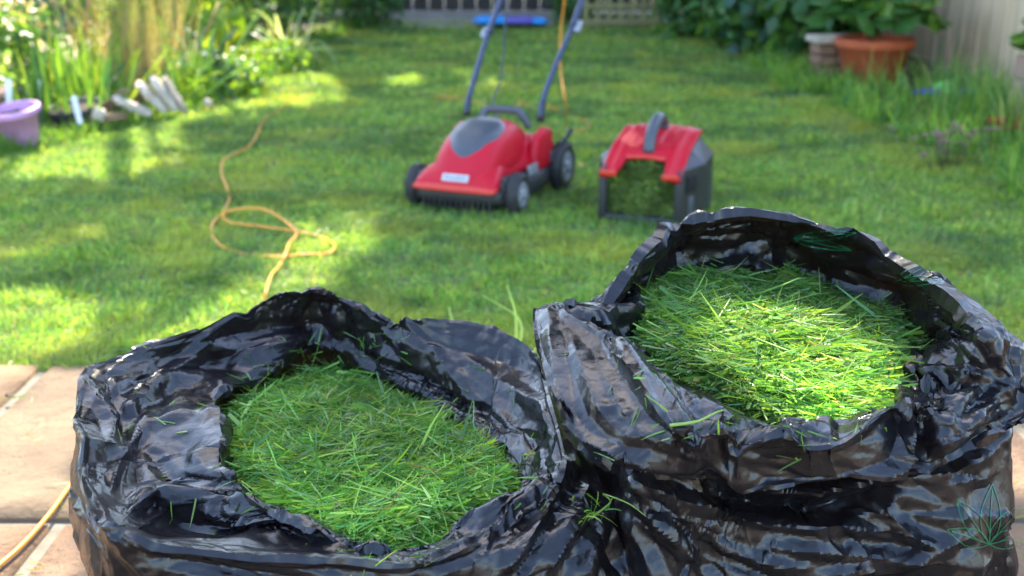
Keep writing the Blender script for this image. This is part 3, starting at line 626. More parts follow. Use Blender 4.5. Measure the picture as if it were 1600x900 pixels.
# ------------------------------------------------------------------ extension cord (one cord from the mower handle to the patio)
M_cord = mat('orange_cord', (.80, .30, .03), .42, spec=.5)
_ck = [0]
def g(u, v, h=.012):
    _ck[0] += 1; return pt(u, v, h-(.014*fbm(np.array([_ck[0]*.9]), np.array([.3]), 1, 4, 1)[0]+.004 if v < 500 else 0))
handle_end = ptd(885, -70, 4.62)
cp = [handle_end, ptd(882, 0, 4.66), ptd(876, 50, 4.68), ptd(876, 110, 4.60), ptd(884, 165, 4.50), g(886, 192, .02), g(893, 205, .006), g(908, 203), g(921, 197), g(915, 188), g(902, 186), g(880, 176, .0), g(858, 166, .02), g(835, 168, .0), g(812, 158, .03), g(808, 172, .03),
      g(790, 172, .0), g(764, 166), g(740, 158), g(716, 153), g(692, 151), g(640, 146, -.03), g(560, 138, -.04), g(505, 140, -.02), g(480, 148), g(462, 156, -.01), g(430, 176), g(412, 186), g(402, 210), g(388, 230), g(366, 240), g(349, 250), g(346, 270), g(354, 292), g(358, 312), g(348, 334),
      g(356, 346), g(372, 350), g(410, 354), g(446, 359), g(474, 363), g(505, 372, .0), g(522, 382), g(518, 394), g(500, 397), g(470, 398), g(440, 401), g(400, 399, .0), g(368, 393, .0), g(345, 384), g(332, 368), g(332, 350), g(345, 336), g(366, 328, .03), g(394, 325, .035), g(420, 330, .03), g(446, 346, .02),
      g(463, 364, .02), g(452, 380, .02), g(446, 398, .02), g(436, 416, .0), g(424, 430, .02), g(416, 455, .02), g(410, 480, .0), g(380, 520, .0), g(300, 600, .01), g(200, 670, .006), g(122, 745, .006), g(80, 800, .006), g(40, 846, .006), g(0, 882, .006), g(-60, 930, .006), g(-180, 1010, .006), g(-330, 1060, .006)]
root = empty('extension_cord', g(886, 192, 0), 0, 'orange extension cord looping over the lawn and across the left paving', 'cable')
mb = MB().tube(smooth_path(cp, 7)-np.array(root.location), .0036, 8)
mb.build('cable', M_cord, root)

# ------------------------------------------------------------------ mower
M_red = mat('red_plastic', (.50, .004, .018), .44, spec=.30, coat=.0, bump=.05, bscale=300, bdist=.0004)
M_orange = mat('red_orange_plastic', (.60, .035, .018), .33, spec=.5)
M_blk = mat('black_plastic', (.022, .022, .024), .5, spec=.45, bump=.25, bscale=220, bdist=.0006, col2=(.034, .032, .030), vscale=14)
M_grey = mat('slate_plastic', (.060, .066, .078), .38, spec=.5, bump=.1, bscale=400, bdist=.0004)
M_dgrey = mat('dark_slate_plastic', (.030, .033, .040), .42, spec=.45)
M_tube = mat('blue_painted_tube', (.028, .042, .088), .35, spec=.5)
M_silver = mat('silver_plastic', (.28, .29, .31), .4, metal=.3)
M_label = mat('pale_label', (.50, .48, .48), .4)
M_dkcable = mat('dark_cable', (.03, .035, .04), .5)
gFR, gFL, gRR = pt(813, 327), pt(650, 312), pt(877, 288)
ctr = (gFR+gFL)/2; ax = gRR-gFR; ang = math.atan2(-ax[0], ax[1]); wb = float(np.linalg.norm(ax)); trk = float(np.linalg.norm(gFR-gFL))
mw = empty('lawn_mower', (ctr[0], ctr[1], -.014), ang, 'small red electric lawn mower with grey oval lid and blue handle tubes', 'lawn mower')
HX = trk/2                                                    # local: +X right, -Y front, origin at the middle of the front axle
def sect(y, wbm, wtp, zb, zt, n=28, e=.55, xo=0):
    P = []
    for k in range(n):
        t = 2*math.pi*k/n; c, s = math.cos(t), math.sin(t); zz = (zb+zt)/2+(zt-zb)/2*np.sign(s)*abs(s)**e
        f = (zz-zb)/(zt-zb); wd = wbm*(1-f)+wtp*f
        P.append((xo+wd*np.sign(c)*abs(c)**e, y, zz))
    return P
Y0 = -.085
# deck skirt
secs = [sect(Y0-.002, HX-.055, HX-.055, .048, .078, e=.35), sect(Y0+.02, HX-.032, HX-.034, .03, .09, e=.35), sect(.09, HX-.03, HX-.03, .028, .095, e=.35), sect(.115, HX+.0, HX-.005, .028, .10, e=.35), sect(.30, HX+.0, HX-.01, .03, .105, e=.35), sect(.36, HX-.03, HX-.03, .03, .11, e=.35), sect(wb+.06, HX-.035, HX-.04, .05, .14, e=.35)]
V, F = loft(secs); poly('deck', V, F, M_blk, mw)
mb = MB()
for k in range(13): mb.box((-HX+.07+k*(2*HX-.14)/12, Y0+.012, .036), (.006, .03, .036))
mb.build('comb', M_blk, mw, smooth=False, bevel=.001)
# red lower cover: flares from the lip to the rear shoulders
secs = [sect(Y0-.022, HX-.050, HX-.054, .080, .094, e=.45), sect(Y0-.016, HX-.040, HX-.046, .078, .108, e=.45), sect(Y0+.02, HX-.036, HX-.05, .080, .135, e=.5), sect(Y0+.07, HX-.038, HX-.062, .085, .158, e=.5), sect(.05, HX-.048, HX-.085, .09, .172, e=.5),
        sect(.13, HX-.045, HX-.09, .09, .18, e=.5), sect(.20, HX-.022, HX-.075, .09, .195, e=.45), sect(.27, HX-.012, HX-.055, .095, .208, e=.4), sect(.34, HX-.012, HX-.05, .10, .205, e=.4), sect(.385, HX-.03, HX-.07, .11, .18, e=.4)]
V, F = loft(secs); cv = poly('lower_cover', V, F, M_red, mw); s = cv.modifiers.new('s', 'SUBSURF'); s.render_levels = 2; s.levels = 0
secs = [sect(Y0-.030, HX-.052, HX-.054, .082, .090, e=.45), sect(Y0-.024, HX-.040, HX-.045, .0785, .101, e=.45), sect(Y0+.01, HX-.037, HX-.043, .079, .104, e=.5)]
V, F = loft(secs); poly('front_lip', V, F, M_orange, mw)
# dome with faceted flanks
DZ = [(Y0+.000, .118, .100, .070), (Y0+.035, .160, .118, .086), (-.01, .205, .126, .096), (.05, .245, .132, .104), (.12, .266, .136, .108), (.18, .270, .138, .104), (.24, .262, .138, .094), (.30, .238, .132, .08), (.33, .19, .12, .07)]
secs = [sect(y, wb_, wt_, .09, zt, e=.62) for y, zt, wb_, wt_ in DZ]
V, F = loft(secs); dm = poly('motor_cover', V, F, M_red, mw); s = dm.modifiers.new('s', 'SUBSURF'); s.render_levels = 2; s.levels = 0
for sx in (-1, 1):                                            # shoulders that carry the handle
    secs = [sect(.205, .018, .010, .10, .165, 16, .5, sx*(HX-.038)), sect(.235, .026, .016, .09, .215, 16, .5, sx*(HX-.038)), sect(.30, .028, .020, .09, .232, 16, .5, sx*(HX-.036)), sect(.345, .024, .018, .09, .222, 16, .5, sx*(HX-.036)), sect(.37, .018, .012, .10, .18, 16, .5, sx*(HX-.036))]
    V, F = loft(secs); poly('shoulder', V, F, M_red, mw)
# grey oval lid lying on the dome's front slope
def dome_z(y, x):
    zt = np.interp(y, [a[0] for a in DZ], [a[1] for a in DZ]); wt = np.interp(y, [a[0] for a in DZ], [a[3] for a in DZ])
    return zt-.0
me = []
bvh = BVHTree.FromPolygons([Vector(v) for v in V], F) if False else None
dV, dF = loft(secs) if False else (None, None)
def lid():
    secs_ = [sect(y, wb_, wt_, .09, zt, e=.62, n=64) for y, zt, wb_, wt_ in DZ]
    V_, F_ = loft(secs_, cap=False); b = BVHTree.FromPolygons([Vector(v) for v in V_], F_)
    out = []; nr, n = 7, 40
    for j in range(nr+1):
        for k in range(n):
            t = 2*math.pi*k/n; r = j/nr; yy = .078+.118*r*math.sin(t); wx = .090*(1+.10*math.sin(t))-(.016 if math.sin(t) < 0 else 0)*abs(math.sin(t))**2
            xx = wx*r*math.cos(t); h = b.ray_cast(Vector((xx, yy, 1)), Vector((0, 0, -1)))[0]
            z = (h.z if h else .2)+.0065*(1-r**6)+.0005
            out.append((xx, yy, z-(.004 if j == nr else 0)))
    F_ = [(j*n+k, j*n+(k+1) % n, (j+1)*n+(k+1) % n, (j+1)*n+k) for j in range(nr) for k in range(n)]
    return out, F_
V, F = lid(); poly('lid', V, [f[::-1] for f in F], M_grey, mw)
# badge with its lettering
def text(name, body, size, loc, rot, m, parent, ext=.0006, sx=1):
    c = bpy.data.curves.new(name, 'FONT'); c.body = body; c.size = size; c.extrude = ext; c.align_x = 'CENTER'; c.align_y = 'CENTER'; c.resolution_u = 2
    t = bpy.data.objects.new(name, c); COL.objects.link(t); dg = bpy.context.evaluated_depsgraph_get(); me_ = bpy.data.meshes.new_from_object(t.evaluated_get(dg))
    bpy.data.objects.remove(t); o_ = link(name, me_, m, parent); o_.location = loc; o_.rotation_euler = rot; o_.scale = (sx, 1, 1); return o_
bd = MB().box((0, 0, 0), (.092, .026, .006)).build('badge', M_label, mw, bevel=.002); bd.location = (0, Y0-.004, .121); bd.rotation_euler = (R(52), 0, 0)
M_badgetx = mat('badge_ink', (.16, .13, .14), .5)
text('lettering', 'Mountfield', .017, (0, 0, .0032), (0, 0, 0), M_badgetx, bd)
# side sticker, axle arms, wheels
MB().box((HX-.0105, .145, .118), (.004, .085, .034), Matrix.Rotation(R(-10), 3, 'Y')).build('side_sticker', M_silver, mw, bevel=.001)
for sx in (-1, 1):
    MB().box((sx*(HX-.040), -.005, .098), (.026, .085, .05)).box((sx*(HX-.040), -.052, .075), (.024, .02, .065)).build('axle_arm', M_blk, mw, bevel=.008, seg=3)
    MB().box((sx*(HX-.012), wb-.02, .11), (.03, .12, .08)).build('rear_bracket', M_blk, mw, bevel=.012, seg=3)
def wheel(x, y, r, wd, sx):
    Mx = Matrix.Rotation(R(90)*sx, 3, 'Y')
    wh = empty('wheel', (x, y, r)); wh.parent = mw
    h = wd/2
    prof = [(r*.62, -h), (r*.90, -h), (r*.97, -h*.8), (r, -h*.45), (r, h*.45), (r*.97, h*.8), (r*.90, h), (r*.66, h), (r*.62, h*.7)]
    t = MB().lathe(prof, 40, Mx)
    for k in range(30):
        a = 2*math.pi*k/30; c = np.array(Mx)@np.array([r*math.cos(a), r*math.sin(a), 0]); t.box(c, (wd*.8, .004, .005), Matrix.Rotation(-a*1.0 if sx > 0 else a, 3, 'X'))
    t.build('tyre', M_blk, wh)
    rim = MB().lathe([(r*.60, h*.6), (r*.62, h*.95), (r*.55, h*1.05), (r*.50, h*.75), (r*.30, h*.6), (r*.26, h*1.1), (r*.10, h*1.2), (.0001, h*1.2)], 40, Mx)
    for k in range(6):
        a = 2*math.pi*k/6; c = np.array(Mx)@np.array([r*.4*math.cos(a), r*.4*math.sin(a), h*.85]); rim.box(c, (.006, r*.09, r*.34), Matrix.Rotation((-a if sx > 0 else a)+math.pi/2, 3, 'X'))
    rim.build('rim', M_silver, wh)
    MB().lathe([(r*.62, -h*.5), (.0001, -h*.5)], 24, Mx).build('hub_back', M_blk, wh)
wheel(HX-.008, 0, .066, .044, 1); wheel(-HX+.008, 0, .066, .044, -1); wheel(HX+.004, wb, .083, .046, 1); wheel(-HX-.004, wb, .083, .046, -1)
# carrying handle
path = smooth_path([(-.075, .28, .235), (-.065, .295, .272), (-.045, .30, .282), (.05, .30, .282), (.072, .295, .270), (.10, .30, .225)], 6)
MB().tube(path, .0100, 12, flat=1.3).build('carry_handle', M_grey, mw)
MB().tube([(HX-.02, wb-.05, .13), (HX+.02, wb+.0, .185), (HX+.03, wb+.02, .21)], [.008, .008, .011], 10).build('height_lever', M_blk, mw)
# handle tubes: placed from the pixels they pass through, then taken to local space
Mi = (Matrix.Translation(mw.location) @ Matrix.Rotation(ang, 4, 'Z')).inverted()
def loc(p): return np.array(Mi @ Vector(p))
def atlocal(u, v, yl):
    """point on pixel ray whose local y is yl"""
    a, b = ptd(u, v, 3.0), ptd(u, v, 6.0); la, lb = loc(a), loc(b); f = (yl-la[1])/(lb[1]-la[1]); return la+(lb-la)*f
Lp = [atlocal(729, 181, .335), atlocal(731, 160, .35), atlocal(742, 120, .42), atlocal(757, 70, .53), atlocal(764, 50, .575)]
Rp = [atlocal(844, 190, .335), atlocal(846, 165, .35), atlocal(861, 120, .42), atlocal(880, 75, .52), atlocal(896, 40, .60)]
def ext(a, b, k): return b+(b-a)*k
Lu = [atlocal(760, 58, .57), atlocal(775, 20, .66), atlocal(785, -8, .72)]; Rq = [atlocal(893, 46, .59), atlocal(903, 18, .65), atlocal(912, -8, .71)]
Lt = ext(Lu[1], Lu[2], 5.0); Rt = ext(Rq[1], Rq[2], 5.0)
Lt[2] = Rt[2] = (Lt[2]+Rt[2])/2; Lt[1] = Rt[1] = (Lt[1]+Rt[1])/2
for P in (Lp, Rp):
    MB().tube(smooth_path([P[0], P[1]+(P[2]-P[1])*.15], 3), .0125, 12).build('handle_socket', M_blk, mw)
    MB().tube(smooth_path(P, 5), .0095, 12).build('lower_handle_tube', M_tube, mw)
top = [Lu[0], Lu[1], Lu[2], Lt+(Lu[2]-Lt)*.12, Lt+np.array([.03, .02, .03]), Rt+np.array([-.03, .02, .03]), Rt+(Rq[2]-Rt)*.12, Rq[2], Rq[1], Rq[0]]
MB().tube(smooth_path(top, 6), .0105, 12).build('upper_handle_tube', M_tube, mw)
for P, dx in ((Lp[-1], -.016), (Rp[-1], .018)):
    c = P+np.array([dx, 0, -.004]); d = unit(Lu[1]-Lu[0])
    MB().tube([c-d*.026, c-d*.02, c+d*.02, c+d*.027], [.009, .013, .012, .008], 12, flat=.8).build('clamp_knob', M_silver, mw)
    MB().tube([P-np.array([.014, 0, 0]), P+np.array([.014, 0, 0])], .009, 10).build('clamp_bolt', M_blk, mw)
# motor lead from the switch down to the body
q = [loc(ptd(790, -60, 4.62)), loc(ptd(791, 0, 4.60)), loc(ptd(789, 50, 4.50)), loc(ptd(786, 90, 4.42)), loc(ptd(781, 130, 4.30)), loc(ptd(771, 162, 4.15)), np.array([.0, .33, .19])]
MB().tube(smooth_path(q, 6), .0042, 8).build('motor_lead', M_dkcable, mw)
swb = (Lt+Rt)/2; MB().box(swb+np.array([0, .0, .02]), (.12, .05, .05)).build('switch_box', M_blk, mw, bevel=.012, seg=3)

# ------------------------------------------------------------------ grass collector
cA, cB = pt(940, 338), pt(1060, 347); vx = cB-cA; bw = float(np.linalg.norm(vx)); bang = math.atan2(vx[1], vx[0])-R(5)
bx = empty('grass_collector', (*((cA+cB)/2)[:2], -.016), bang, 'red lidded black grass collector box standing open beside the mower', 'grass box')
h = bw/2; T = .008; HF, HB, DP = .172, .215, .34
# side walls, floor and back as solid plates; the rear tapers
def plate(name, quad, th, m, inward):
    q = np.array(quad, float); n = unit(np.cross(q[1]-q[0], q[2]-q[0])); n = n*np.sign(n@np.array(inward))
    V = list(q)+list(q+n*th)
    return poly(name, V, [(0, 1, 2, 3), (7, 6, 5, 4), (0, 4, 5, 1), (1, 5, 6, 2), (2, 6, 7, 3), (3, 7, 4, 0)], m, bx, smooth=False, bevel=.003)
g_ = .050
for sx in (-1, 1):
    plate('side_wall', [(sx*h, 0, .012), (sx*(h+g_), .12, .012), (sx*(h+g_), .12, HF+.008), (sx*h, 0, HF)], T, M_blk, (-sx, 0, 0))
    plate('side_wall', [(sx*(h+g_), .12, .012), (sx*(h+g_-.006), DP*.80, .012), (sx*(h+g_-.006), DP*.80, HB-.03), (sx*(h+g_), .12, HF+.008)], T, M_blk, (-sx, 0, 0))
    plate('rear_corner_panel', [(sx*(h+g_-.006), DP*.80, .012), (sx*h*.80, DP, .03), (sx*h*.80, DP, HB-.045), (sx*(h+g_-.006), DP*.80, HB-.03)], T, M_blk, (-sx, -.5, 0))
    plate('sloped_side_panel', [(sx*(h+.001), .0, HF+.001), (sx*(h+g_+.001), .12, HF+.009), (sx*h*1.0, .12, HF+.045), (sx*h*.96, .0, HF+.004)], .006, M_dgrey, (0, 0, -1))
    plate('sloped_side_panel', [(sx*(h+g_+.001), .12, HF+.009), (sx*(h+g_-.005), DP*.80, HB-.029), (sx*h*.84, DP*.80, HB+.04), (sx*h*.98, .12, HF+.052)], .006, M_grey, (0, 0, -1))
    for k in range(11):                                       # moulded louvres on the flank
        MB().box((sx*(h+g_+.001), .20, .03+k*.0125), (.006, .10, .005), Matrix.Rotation(R(-14), 3, 'X')).build('louvre', M_grey, bx, smooth=False, bevel=.001)
    rz = Matrix.Rotation(-sx*math.atan2(g_, .12), 3, 'Z')
    MB().box((sx*(h+.026), .058, .055), (.006, .026, .07), rz).build('flank_rib', M_grey, bx, bevel=.003)
    MB().box((sx*(h+.024), .055, .130), (.006, .050, .050), rz).build('flank_recess_shade', mat('recess_shade', (.006, .006, .006), .8) if sx < 0 else bpy.data.materials['recess_shade'], bx, bevel=.001)  # raised plate; the shade of a recess is put into its black colour
plate('floor_panel', [(-h, 0, .012), (h, 0, .012), (h+g_-.01, DP*.79, .012), (-h-g_+.01, DP*.79, .012)], T, M_blk, (0, 0, 1))
plate('back_panel', [(-h*.80, DP, .03), (h*.80, DP, .03), (h*.80, DP, HB-.045), (-h*.80, DP, HB-.045)], T, M_blk, (0, -1, 0))
MB().box((0, -.001, .016), (bw+.02, .024, .022)).box((-h, -.001, .09), (.024, .024, .16)).box((h, -.001, .09), (.026, .024, .16)).build('mouth_frame', M_blk, bx, bevel=.004)
# red lid: one sheet with a scooped front, thick edge
def lidz(x, y): return np.interp(y, [-.04, .0, .10, .24, .34], [HF-.006, HF+.004, HF+.060, HF+.098, HF+.090])-.22*abs(x)**1.6-(.10*max(0, abs(x)-h*.80))
def lidshape(th):
    nx, ny = 41, 15; V = []
    for j in range(ny):
        for i_ in range(nx):
            x = (i_/(nx-1)*2-1); fr = .0; ax_ = abs(x)
            # front edge: prongs at the sides run forward, scoop in the middle
            if ax_ > .62: fr = -.028
            elif ax_ > .50: fr = -.028+(.62-ax_)/.12*.078
            else: fr = .050+.012*(1-(ax_/.5)**2)
            back = .31-.03*ax_**3
            y = fr+(back-fr)*j/(ny-1); xx = x*(h+.006)*(1-.03*np.clip(y/.31, 0, 1))
            rib = .003*(1 if .60 < ax_ < .72 or ax_ > .90 else 0)+(-.006 if .16 < ax_ < .5 and 3 < j < 12 else 0)
            V.append((xx, y, lidz(xx, y)+rib))
    n = len(V); V2 = [(a, b, c-th) for a, b, c in V]
    F = [(j*nx+i_, j*nx+i_+1, (j+1)*nx+i_+1, (j+1)*nx+i_) for j in range(ny-1) for i_ in range(nx-1)]
    F += [tuple(n+k for k in f[::-1]) for f in F]
    rim = list(range(nx))+[j*nx+nx-1 for j in range(1, ny)]+[(ny-1)*nx+i_ for i_ in range(nx-2, -1, -1)]+[j*nx for j in range(ny-2, 0, -1)]
    F += [(rim[k], n+rim[k], n+rim[(k+1) % len(rim)], rim[(k+1) % len(rim)]) for k in range(len(rim))]
    return V+V2, F
V, F = lidshape(.014); lo = poly('lid', V, F, M_red, bx)
for sx in (-1, 1): MB().box((sx*h*.80, -.030, HF-.010), (h*.42, .006, .020)).build('lid_front_lip', M_orange, bx, bevel=.003)
mb = MB(); mb.tube([(x*h, .046+.012*(1-(x/.5)**2), lidz(x*h, .05)-.002) for x in np.linspace(-.5, .5, 11)], .0075, 8); mb.build('scoop_rim', M_orange, bx)
path = smooth_path([(.0, .075, HF+.04), (.002, .095, HF+.098), (.004, .14, HF+.128), (.004, .18, HF+.136), (.004, .22, HF+.122), (.004, .235, HF+.09)], 5)
MB().tube(path, .0155, 14, flat=1.25).build('carry_handle', M_grey, bx)
# clippings inside the box: rough mound face just behind the mouth
rs = np.random.RandomState(44); n = 5200
P = np.stack([rs.uniform(-h*.93, h*.93, n), np.zeros(n), rs.uniform(0, 1, n)], 1); zt = .172-.05*np.abs(P[:, 0]/h)**2; P[:, 2] = .02+P[:, 2]*(zt-.02)
P[:, 1] = .006+.05*(P[:, 2]/.18)+(fbm(P[:, 0], P[:, 2], 22, 4, 3)-.5)*.075
az = rs.uniform(0, 2*math.pi, n); D = unit(np.stack([np.cos(az), -.35*np.abs(rs.normal(size=n)), np.sin(az)*.6], 1))
colr = jitter([(.17, .26, .05), (.10, .18, .03), (.24, .31, .07), (.06, .11, .02)], n, .3, rs)*(.55+.9*fbm(P[:, 0], P[:, 2], 25, 9, 2))[:, None]
ci = empty('grass_clippings', (*((cA+cB)/2)[:2], 0), bang, 'dull green grass clippings packed inside the grass collector box', 'grass clippings'); ci['kind'] = 'stuff'
pv, pf, pc = blades(P, D, rs.uniform(.012, .035, n), rs.uniform(.002, .0045, n), .3, colr, 2, rs=rs)
build('clippings', (pv, pf, pc), M_clip, ci)['kind'] = 'stuff'
gx, gz = np.meshgrid(np.linspace(-1, 1, 30), np.linspace(0, 1, 20)); X_ = gx*h*.94; Z_ = .02+gz*(.16-.05*gx**2); Y_ = .02+.05*(Z_/.18)+(fbm(X_, Z_, 22, 4, 3)-.5)*.045
i = np.arange(19)[:, None]*30; j = np.arange(29)[None]; F = np.stack([i+j, i+j+1, i+31+j, i+30+j], -1).reshape(-1, 4)
link('heap_core', mesh_np('heap_core', np.stack([X_, Y_, Z_], -1).reshape(-1, 3), F), M_heap, ci)
# ------------------------------------------------------------------ planting, pots, fences
M_leaf = mat('leaf', rough=.38, spec=.5, attr=True, trans=.40)
M_stem = mat('stem', (.12, .13, .05), .7, var=.3)
M_bark = mat('bark', (.14, .10, .065), .9, var=.5, vscale=12, bump=1, bscale=25, bdist=.01)
M_wood = mat('old_wood', (.36, .31, .25), .85, var=.3, vscale=5, bump=.4, bscale=60)
def leaf_cloud(rs, C, ext, n, Lr, wr, cols, shell=.0, up=.6):
    """n leaves scattered in an uneven ellipsoid about C"""
    d = unit(rs.normal(size=(n, 3))); r = rs.uniform(shell, 1, n)**(1/2.2)
    P = d*r[:, None]; lump = .72+.55*fbm(P[:, 0]*1.7+P[:, 2], P[:, 1]*1.7-P[:, 2]*.6, 1.6, C[0], 2)
    P = np.array(C)+P*lump[:, None]*np.array(ext); N = unit(d*.8+rs.normal(size=(n, 3))*.5+np.array([0, 0, up]))
    D = unit(np.cross(N, rs.normal(size=(n, 3)))+np.array([0, 0, -.25])); L = rs.uniform(*Lr, n)
    k = P[:, 2] > .0; P, N, D, L = P[k], N[k], D[k], L[k]; n = len(P)
    return leaves(P, N, D, L, L*rs.uniform(*wr, n), jitter(cols, n, .35, rs))
def bush(name, label, c, ext, n, Lr, wr, cols, seed, group=None, stems=6, cat='shrub'):
    rs = np.random.RandomState(seed); root = empty(name, (c[0], c[1], -.02), 0, label, cat, group); o0 = np.array(root.location)
    parts = [leaf_cloud(rs, c, ext, n, Lr, wr, cols)]
    build('foliage', parts, M_leaf, root, origin=o0)['kind'] = 'stuff'
    if stems:
        mb = MB()
        for k in range(stems):
            a = rs.uniform(0, 6.28); e = np.array([math.cos(a)*ext[0]*.5, math.sin(a)*ext[1]*.5, c[2]*1.1+ext[2]*.3])
            mb.tube(smooth_path([(rs.uniform(-.04, .04), rs.uniform(-.04, .04), 0), e*.5+rs.normal(size=3)*.03, e], 3), [.009]*4+[.006]*3, 5)
        mb.build('stems', M_stem, root)['kind'] = 'stuff'
    return root
def reed(name, label, c, n, Lr, Wr, cols, seed, lean=20, droop=(.2, .8), rad=.08, cat='plant', segs=6, curl=.12, group=None):
    rs = np.random.RandomState(seed); az = rs.uniform(0, 2*math.pi, n); le = np.radians(np.abs(rs.normal(0, lean, n))+2)
    P = np.stack([rs.normal(0, rad, n), rs.normal(0, rad, n), np.zeros(n)], 1)
    D = np.stack([np.cos(az)*np.sin(le), np.sin(az)*np.sin(le), np.cos(le)], 1)
    b_ = blades(P, D, rs.uniform(*Lr, n), rs.uniform(*Wr, n), rs.uniform(*droop, n), jitter(cols, n, .3, rs), segs, rs=rs, curl=curl)
    root = link(name, mesh_np(name, b_[0], b_[1], True, b_[2]), M_leaf)
    root.location = (c[0], c[1], -.02); return tag(root, label, cat, group)
G_DARK = [(.05, .14, .035), (.07, .18, .045), (.035, .10, .03), (.10, .22, .05)]
G_MID = [(.07, .18, .03), (.05, .13, .03), (.10, .22, .04), (.045, .14, .05)]
G_LIME = [(.18, .32, .03), (.13, .27, .03), (.22, .34, .05), (.09, .20, .03)]
G_BLUE = [(.05, .13, .09), (.07, .16, .12), (.04, .10, .06)]
# ---- left border
soil = poly('left_bed', [(-6, 3.2, .0), (-2.62, 3.2, .0), (-2.3, 4.2, -.006), (-1.95, 4.85, .004), (-1.72, 5.4, .0), (-1.58, 7, .0), (-1.5, 10.6, .0), (-6, 10.6, .0)], [(0, 1, 2, 3, 4, 5, 6, 7)], M_earth, smooth=False); soil['kind'] = 'structure'
M_backdrop = mat('pale_backdrop', (.62, .52, .42), .95, col2=(.40, .32, .24), vscale=26, bump=1, bscale=60, bdist=.01)
gv = poly('backdrop_ground', [(-9, 6.1, .012), (-2.75, 5.9, .012), (-2.2, 6.5, .012), (-2.15, 8.2, .012), (-2.4, 10, .012), (-9, 11, .012)], [(0, 1, 2, 3, 4, 5)], M_backdrop, smooth=False); gv['kind'] = 'structure'  # pale ground added to stand in for the bright sunlit backdrop
soilr = poly('right_bed', [(1.9, 2.2, -.004), (7, 2.2, -.004), (7, 10.6, -.004), (1.6, 10.6, -.004), (1.74, 7.5, -.004), (1.86, 6.1, -.004), (1.95, 5, -.004), (2.02, 4, -.004)], [(0, 1, 2, 3, 4, 5, 6, 7)], M_earth, smooth=False); soilr['kind'] = 'structure'
reed('feather_grass', 'tall wispy tan feather grass clump rising above the slanted stones', ptd(222, 118, 6.0), 360, (.5, 1.1), (.002, .0045), [(.32, .27, .14), (.24, .24, .11), (.20, .25, .09), (.42, .33, .20), (.30, .20, .12)], 61, lean=15, droop=(.0, .5), rad=.12)
reed('strap_leaf_plant', 'arching blue green strap leaves between feather grass and broad leaved shrub', ptd(318, 150, 6.0), 90, (.45, .85), (.014, .026), G_BLUE+[(.12, .24, .08)], 62, lean=24, droop=(.3, .9), rad=.05)
reed('ribbon_grass', 'pale striped ribbon grass arching out at the right end of the left border', ptd(455, 95, 7.2), 60, (.4, .8), (.014, .024), [(.42, .48, .34), (.30, .42, .18), (.5, .54, .42)], 63, lean=26, droop=(.4, 1.1), rad=.05)
reed('iris_clump', 'upright light green sword leaves behind the purple pot', ptd(70, 175, 5.2), 150, (.22, .5), (.012, .022), G_LIME+G_MID, 64, lean=13, droop=(.0, .3), rad=.16)
reed('lily_clump', 'fresh green strappy clump left of the feather grass', ptd(135, 160, 5.6), 110, (.3, .6), (.012, .02), G_MID+G_LIME, 65, lean=18, droop=(.1, .5), rad=.10)
reed('montbretia', 'bright green sword leaves leaning over the slanted stones', ptd(290, 165, 5.7), 70, (.25, .5), (.012, .02), G_LIME, 66, lean=25, droop=(.2, .6), rad=.06)
bush('laurel_shrub', 'bright broad leaved shrub at the far left edge of the view', (-3.2, 6.2, .50), (.45, .35, .55), 520, (.05, .10), (.4, .6), G_LIME+G_MID, 70)
bush('highlight_shrub', 'shrub with sun highlights in its leaf colours behind the iris leaves at far left', (-2.85, 5.6, .28), (.38, .30, .40), 750, (.03, .06), (.4, .7), G_LIME+G_BLUE+[(.75, .72, .6), (.8, .78, .7)], 71)  # cream leaf colours stand in for sunlit highlights on the foliage
bush('grey_shrub', 'greyish green shrub between the lily clump and feather grass', (-2.6, 6.6, .36), (.32, .25, .42), 480, (.03, .07), (.35, .6), G_BLUE+G_MID, 72)
bush('broad_leaf_shrub', 'glowing shrub with large rounded yellow green leaves', (-1.93, 6.75, .52), (.34, .34, .36), 210, (.10, .19), (.6, .8), [(.22, .36, .02), (.15, .30, .02), (.26, .38, .04)], 73, stems=7)
bush('fern_shrub', 'mid green shrub behind the glowing broad leaved one', (-2.0, 7.9, .45), (.42, .5, .55), 1300, (.04, .09), (.4, .6), G_MID+G_LIME, 74)
bush('lime_shrub', 'lime green shrub behind the clay block and strap leaves', (-2.45, 7.2, .30), (.34, .3, .36), 900, (.04, .08), (.5, .7), G_LIME, 90)
bush('lime_shrub', 'loose lime green shrub left of the feather grass', (-2.75, 6.2, .22), (.30, .24, .28), 600, (.04, .08), (.5, .7), G_LIME+G_MID, 91)
bush('cream_shrub', 'cream speckled shrub at the top left corner', (-3.5, 7.6, .35), (.5, .4, .45), 900, (.03, .06), (.5, .8), [(.75, .7, .55), (.3, .38, .1), (.55, .5, .35)], 92)
bush('low_sedum', 'low bright lime ground plant spilling onto the lawn', (-1.62, 6.15, .07), (.34, .40, .14), 1500, (.03, .06), (.5, .8), G_LIME, 75, stems=0)
bush('low_sedum', 'smaller lime ground plant beside the ribbon grass', (-1.47, 7.1, .06), (.28, .36, .13), 900, (.03, .06), (.5, .8), G_LIME, 76, stems=0)
bush('dark_hedge', 'dark shaded bush at the back left behind the ribbon grass', (-1.85, 9.1, .7), (.55, .75, .8), 3400, (.05, .09), (.4, .6), G_DARK, 77)
bush('dark_hedge', 'low dark bush beside the grey path at the back', (-1.25, 10.0, .35), (.35, .35, .42), 1500, (.05, .09), (.4, .6), G_DARK, 78)
rs = np.random.RandomState(90)
M_cane = mat('cane', (.48, .27, .08), .6, var=.3)
def cane(a, b, label, r=.009):
    o = MB().tube([np.array(a), (np.array(a)+np.array(b))/2+rs.normal(size=3)*.01, np.array(b)], [r, r*.9, r*.7], 7).build('garden_cane', M_cane); tag(o, label, 'cane', 'canes in the left border')
